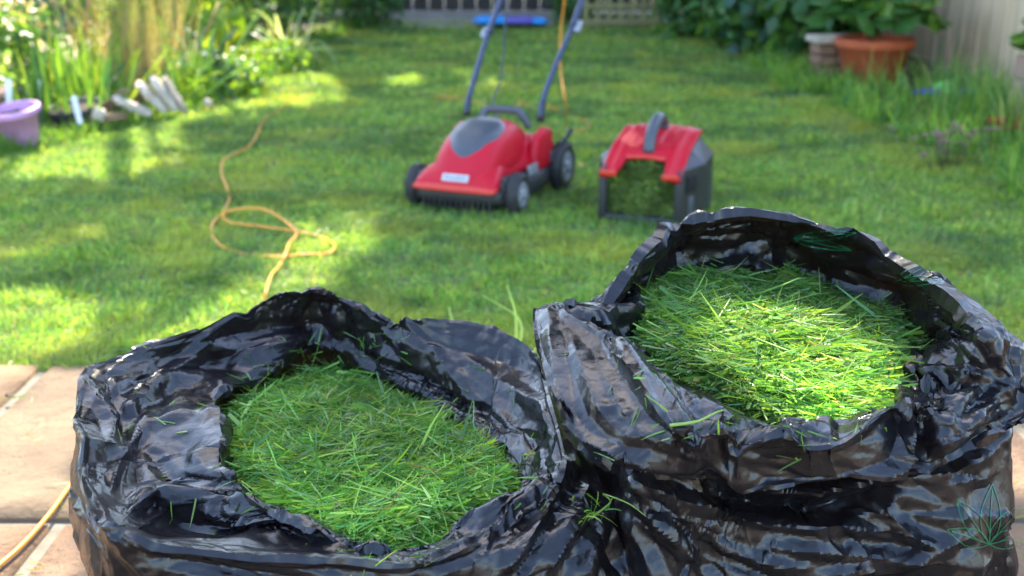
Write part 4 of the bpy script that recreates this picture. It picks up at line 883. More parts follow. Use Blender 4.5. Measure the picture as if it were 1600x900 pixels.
cane(ptd(128, 110, 5.9), ptd(146, -60, 5.95), 'orange cane standing upright left of the feather grass')
cane(ptd(136, 112, 6.0), ptd(172, 50, 6.2), 'orange cane leaning right into the feather grass')
cane(ptd(303, 100, 6.3), ptd(342, 4, 6.4), 'brown cane slanting behind the strap leaves')
# pale wall beyond the left border, catching sun
M_render = mat('pale_render', (.72, .66, .58), .9, var=.2, vscale=3)
lf = empty('boundary_fence', (-3.9, 7, 0), 0, 'weathered pale boarded fence behind the left border', 'fence')
for k in range(44):
    MB().box((0, -3.2+k*.16, .9), (.02, .152, 1.8+rs.uniform(-.01, .01))).build('fence_board', M_wood, lf, smooth=False)
MB().box((.03, .24, .35), (.03, 7.0, .07)).build('rail', M_wood, lf, smooth=False); MB().box((.03, .24, 1.45), (.03, 7.0, .07)).build('rail', M_wood, lf, smooth=False)
# purple pot
def pot(name, label, c, r0, r1, hgt, m, th=.006, rim=.012, rh=.03, rot=None, soilr_=.9, n=40):
    root = empty(name, (c[0], c[1], c[2] if len(c) > 2 else -.015), 0, label, 'plant pot')
    if rot: root.rotation_euler = rot
    prof = [(.0001, .004), (r0*.97, 0), (r0, .004), (r1-(r1-r0)*.12, hgt-rh), (r1+rim*.5, hgt-rh*.95), (r1+rim, hgt-rh*.75), (r1+rim, hgt-.004), (r1+rim*.6, hgt), (r1-th, hgt), (r1-th*1.5, hgt-rh), (r0+(r1-r0)*.7-th, hgt*.72)]
    MB().lathe(prof, n).build('body', m, root)
    rr = r0+(r1-r0)*.8-th; rs_ = np.random.RandomState(int(abs(c[0]*100)))
    V = [(0, 0, hgt*.80)]; nn = 24
    for q in (.33, .66, 1.0):
        for k in range(nn): t = 2*math.pi*k/nn; V.append((rr*q*math.cos(t), rr*q*math.sin(t), hgt*.79+rs_.uniform(-.006, .008)))
    F = [(0, 1+k, 1+(k+1) % nn) for k in range(nn)]+[(1+j*nn+k, 1+(j+1)*nn+k, 1+(j+1)*nn+(k+1) % nn, 1+j*nn+(k+1) % nn) for j in range(2) for k in range(nn)]
    poly('potting_soil', V, F, M_earth, root); return root
M_purple = mat('purple_plastic', (.62, .30, .55), .4, spec=.5, var=.2, vscale=20)
M_terra = mat('terracotta', (.60, .12, .04), .8, col2=(.46, .10, .04), vscale=9, bump=.4, bscale=60, bdist=.002)
M_terral = mat('terracotta_pale', (.62, .36, .26), .85, var=.25, vscale=9, bump=.4, bscale=60)
p = pt(28, 228); pot('purple_pot', 'purple plastic pot of dry soil standing on the grass at far left', (p[0], p[1]+.06, -.01), .065, .095, .165, M_purple, rot=(R(9), R(-5), 0))
p = ptd(-6, 190, 4.95); pot('clay_pot', 'pale clay pot cut by the left edge, behind the purple pot', (p[0]-.03, p[1], -.01), .07, .10, .19, M_terral)
# black saucer with a rim, tilted pot
M_blkpot = mat('black_pot_plastic', (.03, .033, .04), .4, spec=.5)
p = pt(118, 198); tr = empty('black_saucer', (p[0], p[1]+.04, .03), 0, 'shallow black plastic plant tray right of the purple pot', 'plant tray'); tr.rotation_euler = (R(8), R(-4), 0)
MB().lathe([(.0001, .01), (.09, .008), (.105, .02), (.115, .06), (.122, .062), (.122, .055), (.112, .012), (.10, 0), (.0001, 0)], 36).build('tray', M_blkpot, tr)
MB().lathe([(.0001, .045), (.05, .047), (.10, .044), (.112, .04)], 24).build('potting_soil', M_earth, tr)
# white plant labels
M_white = mat('white_plastic', (.80, .80, .78), .45)
for (u, v, hh, w_, lb, tl) in ((15, 172, .135, .026, 'tall white plant label behind the purple pot', 3), (121, 176, .075, .024, 'short white plant label standing in the black tray', -8), (62, 150, .07, .018, 'small white plant label among the iris leaves, right of the tall one', 4), (46, 150, .06, .016, 'small white plant label among the iris leaves, beside the tall one', -3)):
    q = ptd(u, v, 4.9 if v > 160 else 5.1); o = poly('plant_label', [(-w_/2, 0, -.05), (w_/2, 0, -.05), (w_/2, 0, hh-.012), (w_*.3, 0, hh), (-w_*.3, 0, hh), (-w_/2, 0, hh-.012)]+[(-w_/2, .002, -.05), (w_/2, .002, -.05), (w_/2, .002, hh-.012), (w_*.3, .002, hh), (-w_*.3, .002, hh), (-w_/2, .002, hh-.012)],
        [(0, 1, 2, 3, 4, 5), (11, 10, 9, 8, 7, 6)]+[(k, k+6, (k+1) % 6+6, (k+1) % 6) for k in range(6)], M_white, smooth=False)
    o.location = tuple(q); o.rotation_euler = (R(-8), R(tl), R(10)); tag(o, lb, 'plant label')
# slanted rockery stones and logs
M_stone = mat('pale_stone', (.70, .58, .46), .9, var=.35, vscale=12, bump=.8, bscale=40, bdist=.006)
M_log = mat('brown_log', (.30, .17, .10), .9, var=.4, vscale=14, bump=.8, bscale=50, bdist=.004)
def stone(c, d, rot, m, label, seed, cat='stone', name='rockery_stone', group='slanted stones edging the left border'):
    rs_ = np.random.RandomState(seed); bm = MB(); n = 12; secs = []
    for z in np.linspace(-.5, .5, 6):
        f = 1-.25*abs(z*2)**4; secs.append([(d[0]*.5*f*np.sign(math.cos(t))*abs(math.cos(t))**.5+rs_.normal()*.004, d[1]*.5*f*np.sign(math.sin(t))*abs(math.sin(t))**.5+rs_.normal()*.004, z*d[2]+rs_.normal()*.004) for t in np.arange(n)*2*math.pi/n])
    V, F = loft(secs); o = poly(name, V, F, m, bevel=.004); o.location = tuple(map(float, c)); o.rotation_euler = [R(a) for a in rot]; return tag(o, label, cat, group)
stone(ptd(208, 178, 5.15)+np.array([0, 0, .035]), (.035, .08, .17), (20, -58, 15), M_stone, 'pale stone slab lying lowest of the slanted stones', 1)
stone(ptd(238, 168, 5.25)+np.array([0, 0, .05]), (.035, .09, .17), (15, -38, 10), M_stone, 'upright pale slab, second of the slanted stones from left', 2)
stone(ptd(258, 166, 5.30)+np.array([0, 0, .06]), (.035, .09, .18), (15, -28, 5), M_stone, 'upright pale slab between the second slab and the grey one', 3)
stone(ptd(275, 166, 5.35)+np.array([0, 0, .05]), (.02, .08, .19), (10, -24, 0), M_wood, 'thin grey slab at the right end of the slanted stones', 4)
stone(ptd(175, 172, 5.15)+np.array([0, 0, .035]), (.03, .035, .20), (0, 52, -10), M_log, 'brown stick propped against the lowest stone slab', 5, 'log', 'log', 'brown logs by the black tray')
stone(ptd(165, 188, 5.02)+np.array([0, 0, .01]), (.035, .035, .18), (0, 86, 8), M_log, 'brown log lying flat right of the black tray', 6, 'log', 'log', 'brown logs by the black tray')
stone(ptd(155, 178, 5.0), (.06, .05, .05), (0, 20, 8), M_stone, 'small round stone between the black tray and logs', 7, 'stone', 'cobble')
stone(ptd(325, 160, 5.5), (.04, .03, .03), (0, 20, 8), M_stone, 'small pale pebble at the grass edge under the strap leaves', 8, 'stone', 'cobble')
stone(ptd(296, 140, 6.1), (.16, .12, .20), (0, 5, 8), M_terral, 'clay coloured block half hidden under the strap leaves', 9, 'block', 'clay_block')
# ---- back of the garden
M_path = mat('grey_path', (.30, .26, .22), .9, var=.3, vscale=6, bump=.5, bscale=50)
o = poly('path', [(-1.15, 9.85, -.004), (.35, 9.85, -.004), (.5, 13, -.004), (-1.4, 13, -.004)], [(0, 1, 2, 3)], M_path, smooth=False); o['kind'] = 'structure'
M_dkwood = mat('dark_wood', (.05, .042, .035), .85, var=.4)
bf = empty('back_fence', (0, 11.6, 0), 0, 'dark stained board fence closing the far end of the garden', 'fence')
for k in range(48): MB().box((-3.8+k*.16, 0, .95), (.152, .02, 1.9)).build('fence_board', M_dkwood, bf, smooth=False)
M_kayak = mat('bright_blue_plastic', (.015, .28, .75), .4); M_violet = mat('violet_plastic', (.13, .10, .42), .45)
kb = empty('sledge', (*ptd(795, 20, 9.95)[:2], 0), R(2), 'blue and violet plastic sledge lying at the far end of the lawn', 'sledge')
def hull(xa, xb, m, nm, w_=.17, h_=.075, tip=(1, 1)):
    secs = []
    for k, t in enumerate(np.linspace(0, 1, 9)):
        e = max(.06, min(1, (t+.08)*3.2 if tip[0] else 1))*max(.06, min(1, (1.08-t)*3.2 if tip[1] else 1)); e = e**.6
        secs.append([(xa+(xb-xa)*t, w_*e*math.cos(a), .012+h_*.5+h_*.5*e*math.sin(a)) for a in np.arange(12)*2*math.pi/12])
    V, F = loft(secs); return poly(nm, V, F, m, kb)
hull(-.31, -.02, M_kayak, 'blue_nose', tip=(1, 0)); hull(-.02, .20, M_violet, 'violet_middle', h_=.07, tip=(0, 0)); hull(.20, .33, M_kayak, 'blue_tail', h_=.06, tip=(0, 1))
M_trellis = mat('trellis_wood', (.30, .27, .12), .8, var=.3)
a_, b_ = ptd(915, 44, 9.75), ptd(1022, 44, 9.85); tw = float(np.linalg.norm(b_-a_)); t_ = empty('trellis', (*a_[:2], 0), math.atan2((b_-a_)[1], (b_-a_)[0]), 'yellowish green wooden trellis panel standing at the back of the lawn', 'trellis')
nsl = 7
for k in range(nsl): MB().box((tw*k/(nsl-1), 0, .45), (.035, .016, .9)).build('upright_slat', M_trellis, t_, smooth=False)
for k in range(7): MB().box((tw/2, -.017, .05+k*.135), (tw+.05, .016, .035)).build('cross_slat', M_trellis, t_, smooth=False)
MB().box((tw/2, .12, .02), (tw*1.1, .05, .08)).build('base_board', M_trellis, t_, smooth=False)
bush('dark_shrub', 'dark shaded shrub between the sledge and the trellis', (.55, 10.5, .35), (.25, .3, .45), 900, (.05, .09), (.4, .6), G_DARK, 79)
# ---- right border: back hedge of shrubs
bush('viburnum', 'dark leafy shrub just right of the trellis', (1.55, 9.1, .42), (.42, .5, .58), 2600, (.06, .11), (.5, .7), G_DARK+G_MID, 80)
bush('hydrangea', 'leafy shaded shrub between the dark shrub and brick pier', (1.78, 8.1, .48), (.42, .45, .62), 2400, (.07, .13), (.6, .8), G_DARK+G_MID+G_BLUE, 81)
bush('currant_bush', 'lighter green leafy bush overhanging the brick pier', (1.95, 7.25, .52), (.38, .35, .50), 1500, (.08, .13), (.6, .9), G_MID+G_DARK, 82)
# brick pier with a pale cap
pr = empty('brick_pier', (*ptd(1296, 118, 6.75)[:2], 0), R(4), 'low brick pier with pale cap left of the big terracotta pot', 'pier')
M_brick = mat('brick', (.36, .20, .13), .9, var=.4, vscale=20, bump=.6)
for j in range(3):
    for k in range(2): MB().box((-.055+k*.11, 0, .035+j*.062), (.10, .18, .052)).build('brick', M_brick, pr, smooth=False, bevel=.003)
MB().box((0, 0, .215), (.26, .22, .035)).build('cap', M_stone, pr, bevel=.005)
# big terracotta pot with its leafy plant (leaves one by one)
P_ = ptd(1374, 128, 6.30); px_, py_ = P_[0]+.0, 6.45
pot('terracotta_pot', 'big round terracotta pot holding a leafy plant against the fence', (px_, py_, -.01), .150, .205, .262, M_terra, th=.014, rim=.014, rh=.055)
M_bigleaf = mat('big_leaf', (.07, .19, .03), .4, spec=.5, col2=(.045, .13, .04), vscale=14, trans=.35, tcol=(.15, .32, .03))
M_bigleaf2 = mat('big_leaf_fresh', (.17, .33, .03), .4, spec=.5, var=.3, vscale=14, trans=.35, tcol=(.3, .5, .04))
def lobed_leaf():
    V, F = [(0, 0, 0)], []; n = 26
    for k in range(n+1):
        t = k/n; ang_ = (t-.5)*2*2.75; r = (1-.28*abs(ang_/2.75)**2)*(.86+.16*abs(math.cos(ang_*2.5)))*(1 if k % 2 else .94)
        V.append((math.sin(ang_)*r*.5, .32+math.cos(ang_)*r*.55-.28, -.10*r*abs(math.sin(ang_))**2-.06*max(0, math.cos(ang_))*r+.02*math.cos(ang_*5)))
    F = [(0, k, k+1) for k in range(1, n+1)]; me_ = bpy.data.meshes.new('leaf'); me_.from_pydata(V, [], F); me_.update()
    for p_ in me_.polygons: p_.use_smooth = True
    return me_
LF = [lobed_leaf(), lobed_leaf()]; LF[0].materials.append(M_bigleaf); LF[1].materials.append(M_bigleaf2)
def leafy(name, label, c, ext, n, size, seed, cat='plant', fresh=.2):
    rs_ = np.random.RandomState(seed); root = empty(name, (c[0], c[1], 0), 0, label, cat); mb = MB()
    for k in range(n):
        d = unit(rs_.normal(size=3)); d[2] = abs(d[2])*.9-.25; r = rs_.uniform(.45, 1)**.5
        p_ = np.array([0, 0, c[2]])+d*r*np.array(ext)
        o_ = bpy.data.objects.new('leaf', LF[1 if rs_.rand() < fresh else 0]); COL.objects.link(o_); o_.parent = root; o_.location = tuple(p_)
        s_ = rs_.uniform(*size); o_.scale = (s_, s_, s_); o_.rotation_euler = (rs_.normal(0, .35)-.25, rs_.normal(0, .35), math.atan2(d[1], d[0])-math.pi/2+rs_.normal(0, .5))
        if k % 3 == 0: mb.tube([np.array([0, 0, c[2]-ext[2]*.5])+rs_.normal(size=3)*.02, p_*.6+np.array([0, 0, c[2]*.4-.02]), p_], .0035, 5)
    mb.build('stems', M_stem, root)['kind'] = 'stuff'; return root
leafy('potted_plant', 'lobed green leaves of the plant growing in the terracotta pot', (px_-.02, py_-.04, .415), (.36, .28, .28), 130, (.10, .17), 5, fresh=.18)
leafy('potted_plant', 'fresh lobed leaves of the plant in the wooden planter at right edge', (*ptd(1650, 60, 5.0)[:2], .38), (.17, .16, .20), 46, (.10, .15), 6, fresh=.6)
# fence at the right
M_fence = mat('weathered_board', (.80, .60, .38), .88, col2=(.46, .33, .20), vscale=6, bump=.5, bscale=40, bdist=.003)
t = M_fence.node_tree                                                  # stretch the grain along the boards
for nd in t.nodes:
    if nd.type == 'TEX_NOISE':
        mp = t.nodes.new('ShaderNodeMapping'); mp.inputs['Scale'].default_value = (3, 3, .22); src = nd.inputs['Vector'].links[0].from_socket
        t.links.new(src, mp.inputs[0]); t.links.new(mp.outputs[0], nd.inputs['Vector'])
fa, fb = ptd(1452, 112, 7.0), ptd(1640, 170, 5.0); fa = np.array([2.72, 7.3, 0]); fb = np.array([2.42, 4.2, 0]); fl = float(np.linalg.norm(fb-fa)); fd = (fb-fa)/fl
rf = empty('board_fence', (*fa[:2], 0), math.atan2(fd[1], fd[0]), 'tall weathered grey board fence behind the terracotta pot', 'fence')
k = 0; x = 0
while x < fl+1.2:
    MB().box((x+.07, rs.uniform(-.004, .004), .88), (.138, .018, 1.76+rs.uniform(-.02, .02)), Matrix.Rotation(R(rs.uniform(-.3, .3)), 3, 'Y')).build('fence_board', M_fence, rf, smooth=False, bevel=.002); x += .145
for z in (.3, 1.5): MB().box(((fl+1.2)/2, .035, z), (fl+1.2, .04, .07)).build('rail', M_fence, rf, smooth=False)
rf2 = empty('board_fence', (2.74, 7.35, 0), math.atan2(1, .02), 'far stretch of board fence hidden behind the leafy bushes', 'fence')
for k in range(26): MB().box((k*.165+.08, 0, .88), (.155, .018, 1.76)).build('fence_board', M_fence, rf2, smooth=False)
# wooden planter at the right edge
q = ptd(1650, 150, 5.0); pl = empty('wooden_planter', (q[0]+.05, q[1], 0), R(12), 'pinkish wooden planter cut off by the right edge of view', 'planter')
M_pink = mat('pink_wood', (.42, .27, .20), .85, var=.25, vscale=6, bump=.3)
for z in range(3):
    for (x, y, dx, dy) in ((0, -.15, .34, .02), (0, .15, .34, .02), (-.16, 0, .02, .28), (.16, 0, .02, .28)): MB().box((x, y, .05+z*.105), (dx, dy, .10)).build('plank', M_pink, pl, smooth=False, bevel=.002)
MB().box((0, 0, .27), (.30, .28, .02)).build('potting_soil', M_earth, pl)
# toys in the grass
M_green = mat('green_plastic', (.16, .55, .10), .4); M_blue = mat('blue_plastic', (.02, .04, .38), .4); M_redfl = mat('scarlet', (.55, .05, .02), .5)
bl = empty('toy_ball', (*ptd(1476, 128, 5.75)[:2], .04), 0, 'small green ball in the long grass below the fence', 'ball')
MB().lathe([(.0001, -.065)]+[(.065*math.cos(a), .065*math.sin(a)) for a in np.linspace(-1.4, 1.4, 13)]+[(.0001, .065)], 24).build('shell', M_green, bl)
MB().lathe([(.0655*math.cos(a), .0655*math.sin(a)) for a in np.linspace(-.06, .06, 3)], 24).build('seam', mat('green_seam', (.09, .35, .06), .5), bl)
for (u, v, sz, lb) in ((1455, 128, (.11, .05, .05), 'flat blue toy half buried left of the green ball'), (1526, 132, (.12, .06, .06), 'blue toy trowel lying right of the green ball')):
    tb = empty('toy', (*ptd(u, v, 5.7)[:2], .035), R(20), lb, 'toy')
    V, F = loft([[(x_*sz[0], e_*sz[1]*math.cos(a), .02+e_*sz[2]*.5*math.sin(a)) for a in np.arange(12)*math.pi/6] for x_, e_ in ((-.5, .15), (-.42, .6), (-.2, .9), (.1, 1), (.35, .8), (.5, .3))]); poly('scoop', V, F, M_blue, tb)
    MB().tube([(-sz[0]*.5, 0, .02), (-sz[0]*.9, 0, .03)], .008, 8).build('grip', M_blue, tb)
def flowers(name, label, c, n, rad, hts, m, seed, size=.03):
    rs_ = np.random.RandomState(seed); root = empty(name, (c[0], c[1], -.01), 0, label, 'flowers')
    for k in range(n):
        x, y, z = rs_.normal(0, rad), rs_.normal(0, rad), rs_.uniform(*hts); mb = MB()
        for q_ in range(7):
            a = q_*2*math.pi/7; d = np.array([math.cos(a), math.sin(a), .45]); s_ = np.array([-math.sin(a), math.cos(a), 0]); c0 = np.array([x, y, z])
            n0 = len(mb.V); mb.add([c0, c0+d*size*.6+s_*size*.28, c0+d*size, c0+d*size*.6-s_*size*.28], [(0, 1, 2, 3)])
        mb.build('blossom', m, root); MB().tube([(x*.6, y*.6, 0), (x, y, z)], .002, 5).build('stalk', M_stem, root)
flowers('scarlet_flowers', 'scarlet flowers in the long grass at the right edge below planter', ptd(1585, 190, 4.75), 13, .05, (.03, .13), M_redfl, 7, .035)
flowers('dusky_flowers', 'small dusky pink flower heads in the long grass at right', ptd(1475, 262, 4.25), 26, .07, (.04, .16), mat('dusky_pink', (.25, .12, .12), .7), 8, .022)
# long grass of the right border
def reg_right(rs_, n):
    y = 2.9+4.6*rs_.uniform(0, 1, n)**1.2; x = edgeR(y)-.10+np.abs(rs_.normal(0, .32, n))+.16*(fbm(y, y*0, 3, 5, 2)-.5); k_ = fbm(x, y, 6, 77, 2) > .46; x, y = x[k_], y[k_]; return np.stack([x, y, np.full(len(x), -.02)], 1)
tuft_field('long_grass', ('uncut long grass and weeds along the right border', 'long grass'), reg_right, 15000, (.06, .24), (.003, .009), [(.16, .34, .05), (.10, .24, .06), (.22, .42, .06), (.07, .18, .05), (.30, .42, .10)], 51, lean=22, droop=(.15, .9))
def reg_r2(rs_, n): y = 3.2+2.8*rs_.uniform(0, 1, n); x = edgeR(y)+.18+rs_.uniform(0, .55, n); k_ = fbm(x, y, 7, 71, 2) > .50; x, y = x[k_], y[k_]; return np.stack([x, y, np.full(len(x), -.02)], 1)
tuft_field('long_grass', ('tallest blades of uncut grass standing nearest the fence', 'long grass'), reg_r2, 3200, (.20, .42), (.003, .009), [(.18, .36, .06), (.12, .28, .05), (.08, .2, .08), (.32, .40, .14)], 52, lean=13, droop=(.1, .5))
def reg_left(rs_, n): y = 4.0+6*rs_.uniform(0, 1, n)**1.5; x = edgeL(y)+.08-np.abs(rs_.normal(0, .14, n)); return np.stack([x, y, np.full(n, -.02)], 1)
tuft_field('edge_grass', ('ragged longer grass along the edge of the left border', 'grass'), reg_left, 9000, (.05, .14), (.003, .006), [(.11, .24, .04), (.08, .19, .03), (.15, .28, .05)], 53, lean=28)
def reg_pave(rs_, n): x = rs_.uniform(-1.3, 1.4, n); return np.stack([x, EDGE_Y+.01+np.abs(rs_.normal(0, .03, n)), np.full(n, -.03)], 1)
tuft_field('edge_grass', ('thin fringe of grass where the lawn meets the paving', 'grass'), reg_pave, 2600, (.03, .065), (.0016, .003), [(.09, .2, .03), (.12, .24, .04)], 54, lean=30)
# tall stems seen between the sacks
rs_ = np.random.RandomState(3); st = empty('tall_grass_tuft', (*pt(800, 560)[:2], -.02), 0, 'few tall pale grass stalks rising behind the gap between sacks', 'grass tuft')
for (u0, v0, u1, v1, bnd) in ((800, 575, 752, 460, .05), (805, 575, 792, 445, .01), (790, 570, 700, 478, -.04), (800, 575, 848, 500, .05), (810, 580, 868, 528, .04), (795, 575, 742, 505, .03)):
    a = pt(u0, v0); b = ptd(u1, v1, a[1]+.05); m_ = (a+b)/2+np.array([bnd, 0, .02]); P0 = smooth_path([a, m_, b], 6)-np.array(st.location)
    w_ = np.interp(np.arange(len(P0)), [0, len(P0)-1], [.0040, .0010]); V = []; 
    for p_, ww in zip(P0, w_): V += [p_-np.array([ww, 0, 0]), p_+np.array([ww, .001, 0])]
    F = [(2*k, 2*k+1, 2*k+3, 2*k+2) for k in range(len(P0)-1)]
    link('stalk', mesh_np('stalk', V, F, True, np.tile(np.array([[.45, .60, .16]]), (len(V), 1))), M_grass, st)
# leaf litter and clippings on the paving
rs = np.random.RandomState(31)
def scatter(name, label, spots, n, spread, Lr, cols, seed, h=.004, kind='stuff'):
    rs_ = np.random.RandomState(seed); P = []
    for (u, v) in spots: P.append(pt(u, v, h)+np.concatenate([rs_.normal(0, spread, (n, 2)), np.abs(rs_.normal(0, .002, (n, 1)))], 1))
    P = np.vstack(P); n = len(P); az = rs_.uniform(0, 6.28, n); D = unit(np.stack([np.cos(az), np.sin(az), rs_.uniform(0, .2, n)], 1))
    o = build(name, blades(P, D, rs_.uniform(*Lr, n), rs_.uniform(.0015, .003, n), .2, jitter(cols, n, .3, rs_), 3, rs=rs_, curl=.2), M_clip); o['kind'] = kind; tag(o, *label); return o
scatter('loose_clippings', ('stray grass clippings dropped on the left paving slabs', 'grass clippings'), [(32, 620), (42, 682), (90, 790), (40, 890), (12, 622), (100, 760)], 5, .010, (.012, .035), [(.10, .20, .04), (.2, .22, .08)], 5)
scatter('loose_clippings', ('stray grass clippings dropped on the right paving slabs', 'grass clippings'), [(1570, 850), (1585, 800), (1560, 890), (1590, 760)], 6, .012, (.012, .03), [(.12, .2, .05), (.2, .2, .08)], 6)
# dry leaf
q = pt(8, 620, .004); o = poly('dead_leaf', [(0, 0, 0), (.012, .006, .006), (.022, .001, .008), (.014, -.008, .004), (.005, -.006, .009), (.010, 0, .002)], [(0, 1, 5), (1, 2, 5), (2, 3, 5), (3, 4, 5), (4, 0, 5)], mat('dead_leaf_brown', (.05, .03, .02), .8)); o.location = tuple(q); tag(o, 'small dark curled dead leaf on the left paving', 'leaf')
# ------------------------------------------------------------------ trees beyond the fences: their crowns shade the garden with gaps where the sun comes through
def in_poly(u, v, P):
    P = np.array(P, float); ins = np.zeros(np.shape(u), bool); j = len(P)-1
    for i in range(len(P)):
        c = ((P[i, 1] > v) != (P[j, 1] > v)) & (u < (P[j, 0]-P[i, 0])*(v-P[i, 1])/(P[j, 1]-P[i, 1]+1e-9)+P[i, 0]); ins ^= c; j = i
    return ins
GAPS = [  # openings, given by where their light lands: polygon in picture coordinates on the plane of that height
    (0, [(-900, 560), (60, 566), (160, 566), (160, 700), (150, 1400), (-900, 1400)], .0),
    (0, [(150, 590), (215, 525), (300, 462), (370, 420), (425, 375), (500, 335), (600, 325), (600, 390), (540, 430), (500, 500), (490, 600), (250, 630)], .5),
    (0, [(-200, 470), (60, 440), (200, 440), (255, 470), (150, 515), (60, 585), (-200, 600)], 1.0),
    (0, [(-200, 335), (150, 340), (200, 360), (60, 385), (-200, 390)], 1.3),
    (0, [(-200, 262), (190, 258), (290, 262), (200, 285), (-200, 292)], 1.2),
    (0, [(150, 208), (290, 203), (310, 215), (180, 224)], .8),
    (0, [(330, 100), (480, 104), (560, 140), (500, 170), (300, 178), (220, 178)], .6),
    (0, [(600, 118), (665, 116), (668, 134), (604, 137)], .5), (0, [(714, 111), (788, 111), (790, 129), (716, 131)], .5),
    (0, [(545, 150), (600, 150), (590, 160), (540, 160)], .5),
    (.46, [(1060, 500), (1160, 455), (1290, 475), (1420, 540), (1420, 650), (1300, 700), (1170, 620), (1090, 560)], .7),
    (.35, [(1400, 640), (1600, 560), (1700, 640), (1600, 800), (1480, 760)], .9),
    (0, [(1540, 640), (1720, 640), (1720, 760), (1600, 800), (1560, 880), (1520, 1100), (1450, 1100), (1500, 820)], .6),
    (.36, [(410, 440), (560, 440), (640, 500), (600, 540), (380, 530)], .9),
    (.36, [(120, 560), (300, 540), (260, 640), (200, 760), (120, 760)], 1.3)]
def lit(P):
    """True where the light through P should reach the garden"""
    out = np.zeros(len(P), bool)
    for hgt, pl_, rag in GAPS:
        t = (P[:, 2]-hgt)/SDIR[2]; Q = P-SDIR*t[:, None]; wob = (fbm(Q[:, 0], Q[:, 1], 5.5, hgt*9+1, 3)-.5)
        u, v = px(Q); ok = (Q[:, 1] > .2); a = in_poly(u+wob*60*rag, v+wob*90*rag, pl_) & ok
        if rag > 1: a &= fbm(Q[:, 0]*.5, Q[:, 1]*1.4, 5, 3, 3) > .47
        out |= a
    # the left border lies in the open sun
    t = (P[:, 2]-.35)/SDIR[2]; Q = P-SDIR*t[:, None]
    out |= (Q[:, 0] < -1.45-.12*np.sin(Q[:, 1]*5)) & (Q[:, 1] > 4.3) & (Q[:, 1] < 10.4) & (fbm(Q[:, 0], Q[:, 1], 4, 8, 2) > .16)
    t = (P[:, 2]-.0)/SDIR[2]; Q = P-SDIR*t[:, None]
    return out
M_canopy = mat('canopy_leaf', rough=.45, spec=.4, attr=True, trans=.22)
def crowns():
    rs = np.random.RandomState(17); gx, gy = np.meshgrid(np.arange(-3.6, 3.9, .072), np.arange(.2, 13.0, .072)); Q = np.stack([gx.ravel(), gy.ravel(), np.zeros(gx.size)], 1)
    Q = Q[(Q[:, 0] > -.62*Q[:, 1]-1.2) & (Q[:, 0] < .62*Q[:, 1]+1.0)]
    Ps = []
    for lay in range(3):
        hgt = 4.6+lay*.55+rs.uniform(-.35, .35, len(Q)); q = Q+np.concatenate([rs.uniform(-.06, .06, (len(Q), 2)), np.zeros((len(Q), 1))], 1)
        Ps.append(q+SDIR*(hgt/SDIR[2])[:, None])
    P = np.vstack(Ps); P = P[~lit(P)]
    return P
CP = crowns()
# share the leaves between four trees by nearest crown centre
TR = [((-2.6, 8.6), 'round crowned tree shading the left lawn from behind the garden', (-4.4, 13.4)), ((1.6, 7.2), 'broad crowned tree leaning over the right fence above the mower', (4.6, 9.6)), ((-1.0, 13.2), 'tall tree standing beyond the back fence on the left', (-1.6, 14.6)), ((2.6, 12.8), 'tall tree standing beyond the back fence on the right', (3.4, 14.4))]
idx = np.argmin([np.hypot(CP[:, 0]-c[0][0], CP[:, 1]-c[0][1]) for c in TR], 0)
for k, (cc, lb, tb) in enumerate(TR):
    P = CP[idx == k]
    if not len(P): continue
    rs = np.random.RandomState(100+k); n = len(P); N = unit(SDIR+rs.normal(size=(n, 3))*.35); D = unit(np.cross(N, rs.normal(size=(n, 3))))
    L = rs.uniform(.11, .155, n); root = empty('shade_tree', (*tb, -.05), 0, lb, 'tree', 'trees round the garden'); o0 = np.array(root.location)
    P = P-D*(L*.5)[:, None]
    build('crown', leaves(P, N, D, L, L*.8, jitter([(.05, .12, .03), (.07, .15, .03), (.04, .10, .025)], n, .3, rs), fold=.1), M_canopy, root, origin=o0)['kind'] = 'stuff'
    mb = MB(); c = P.mean(0)-o0; mb.tube(smooth_path([(0, 0, 0), (c[0]*.1, c[1]*.1, 1.6), (c[0]*.35, c[1]*.35, 3.2), (c[0]*.7, c[1]*.7, 4.4)], 4), np.linspace(.17, .07, 13), 10); mb.build('trunk', M_bark, root)
    for q in range(6):
        a = P[rs.randint(n)]-o0; s_ = np.array([c[0]*.3, c[1]*.3, 3.0]); MB().tube(smooth_path([s_, (s_+a)/2+np.array([0, 0, .25]), a], 4), np.linspace(.06, .015, 9), 7).build('limb', M_bark, root)
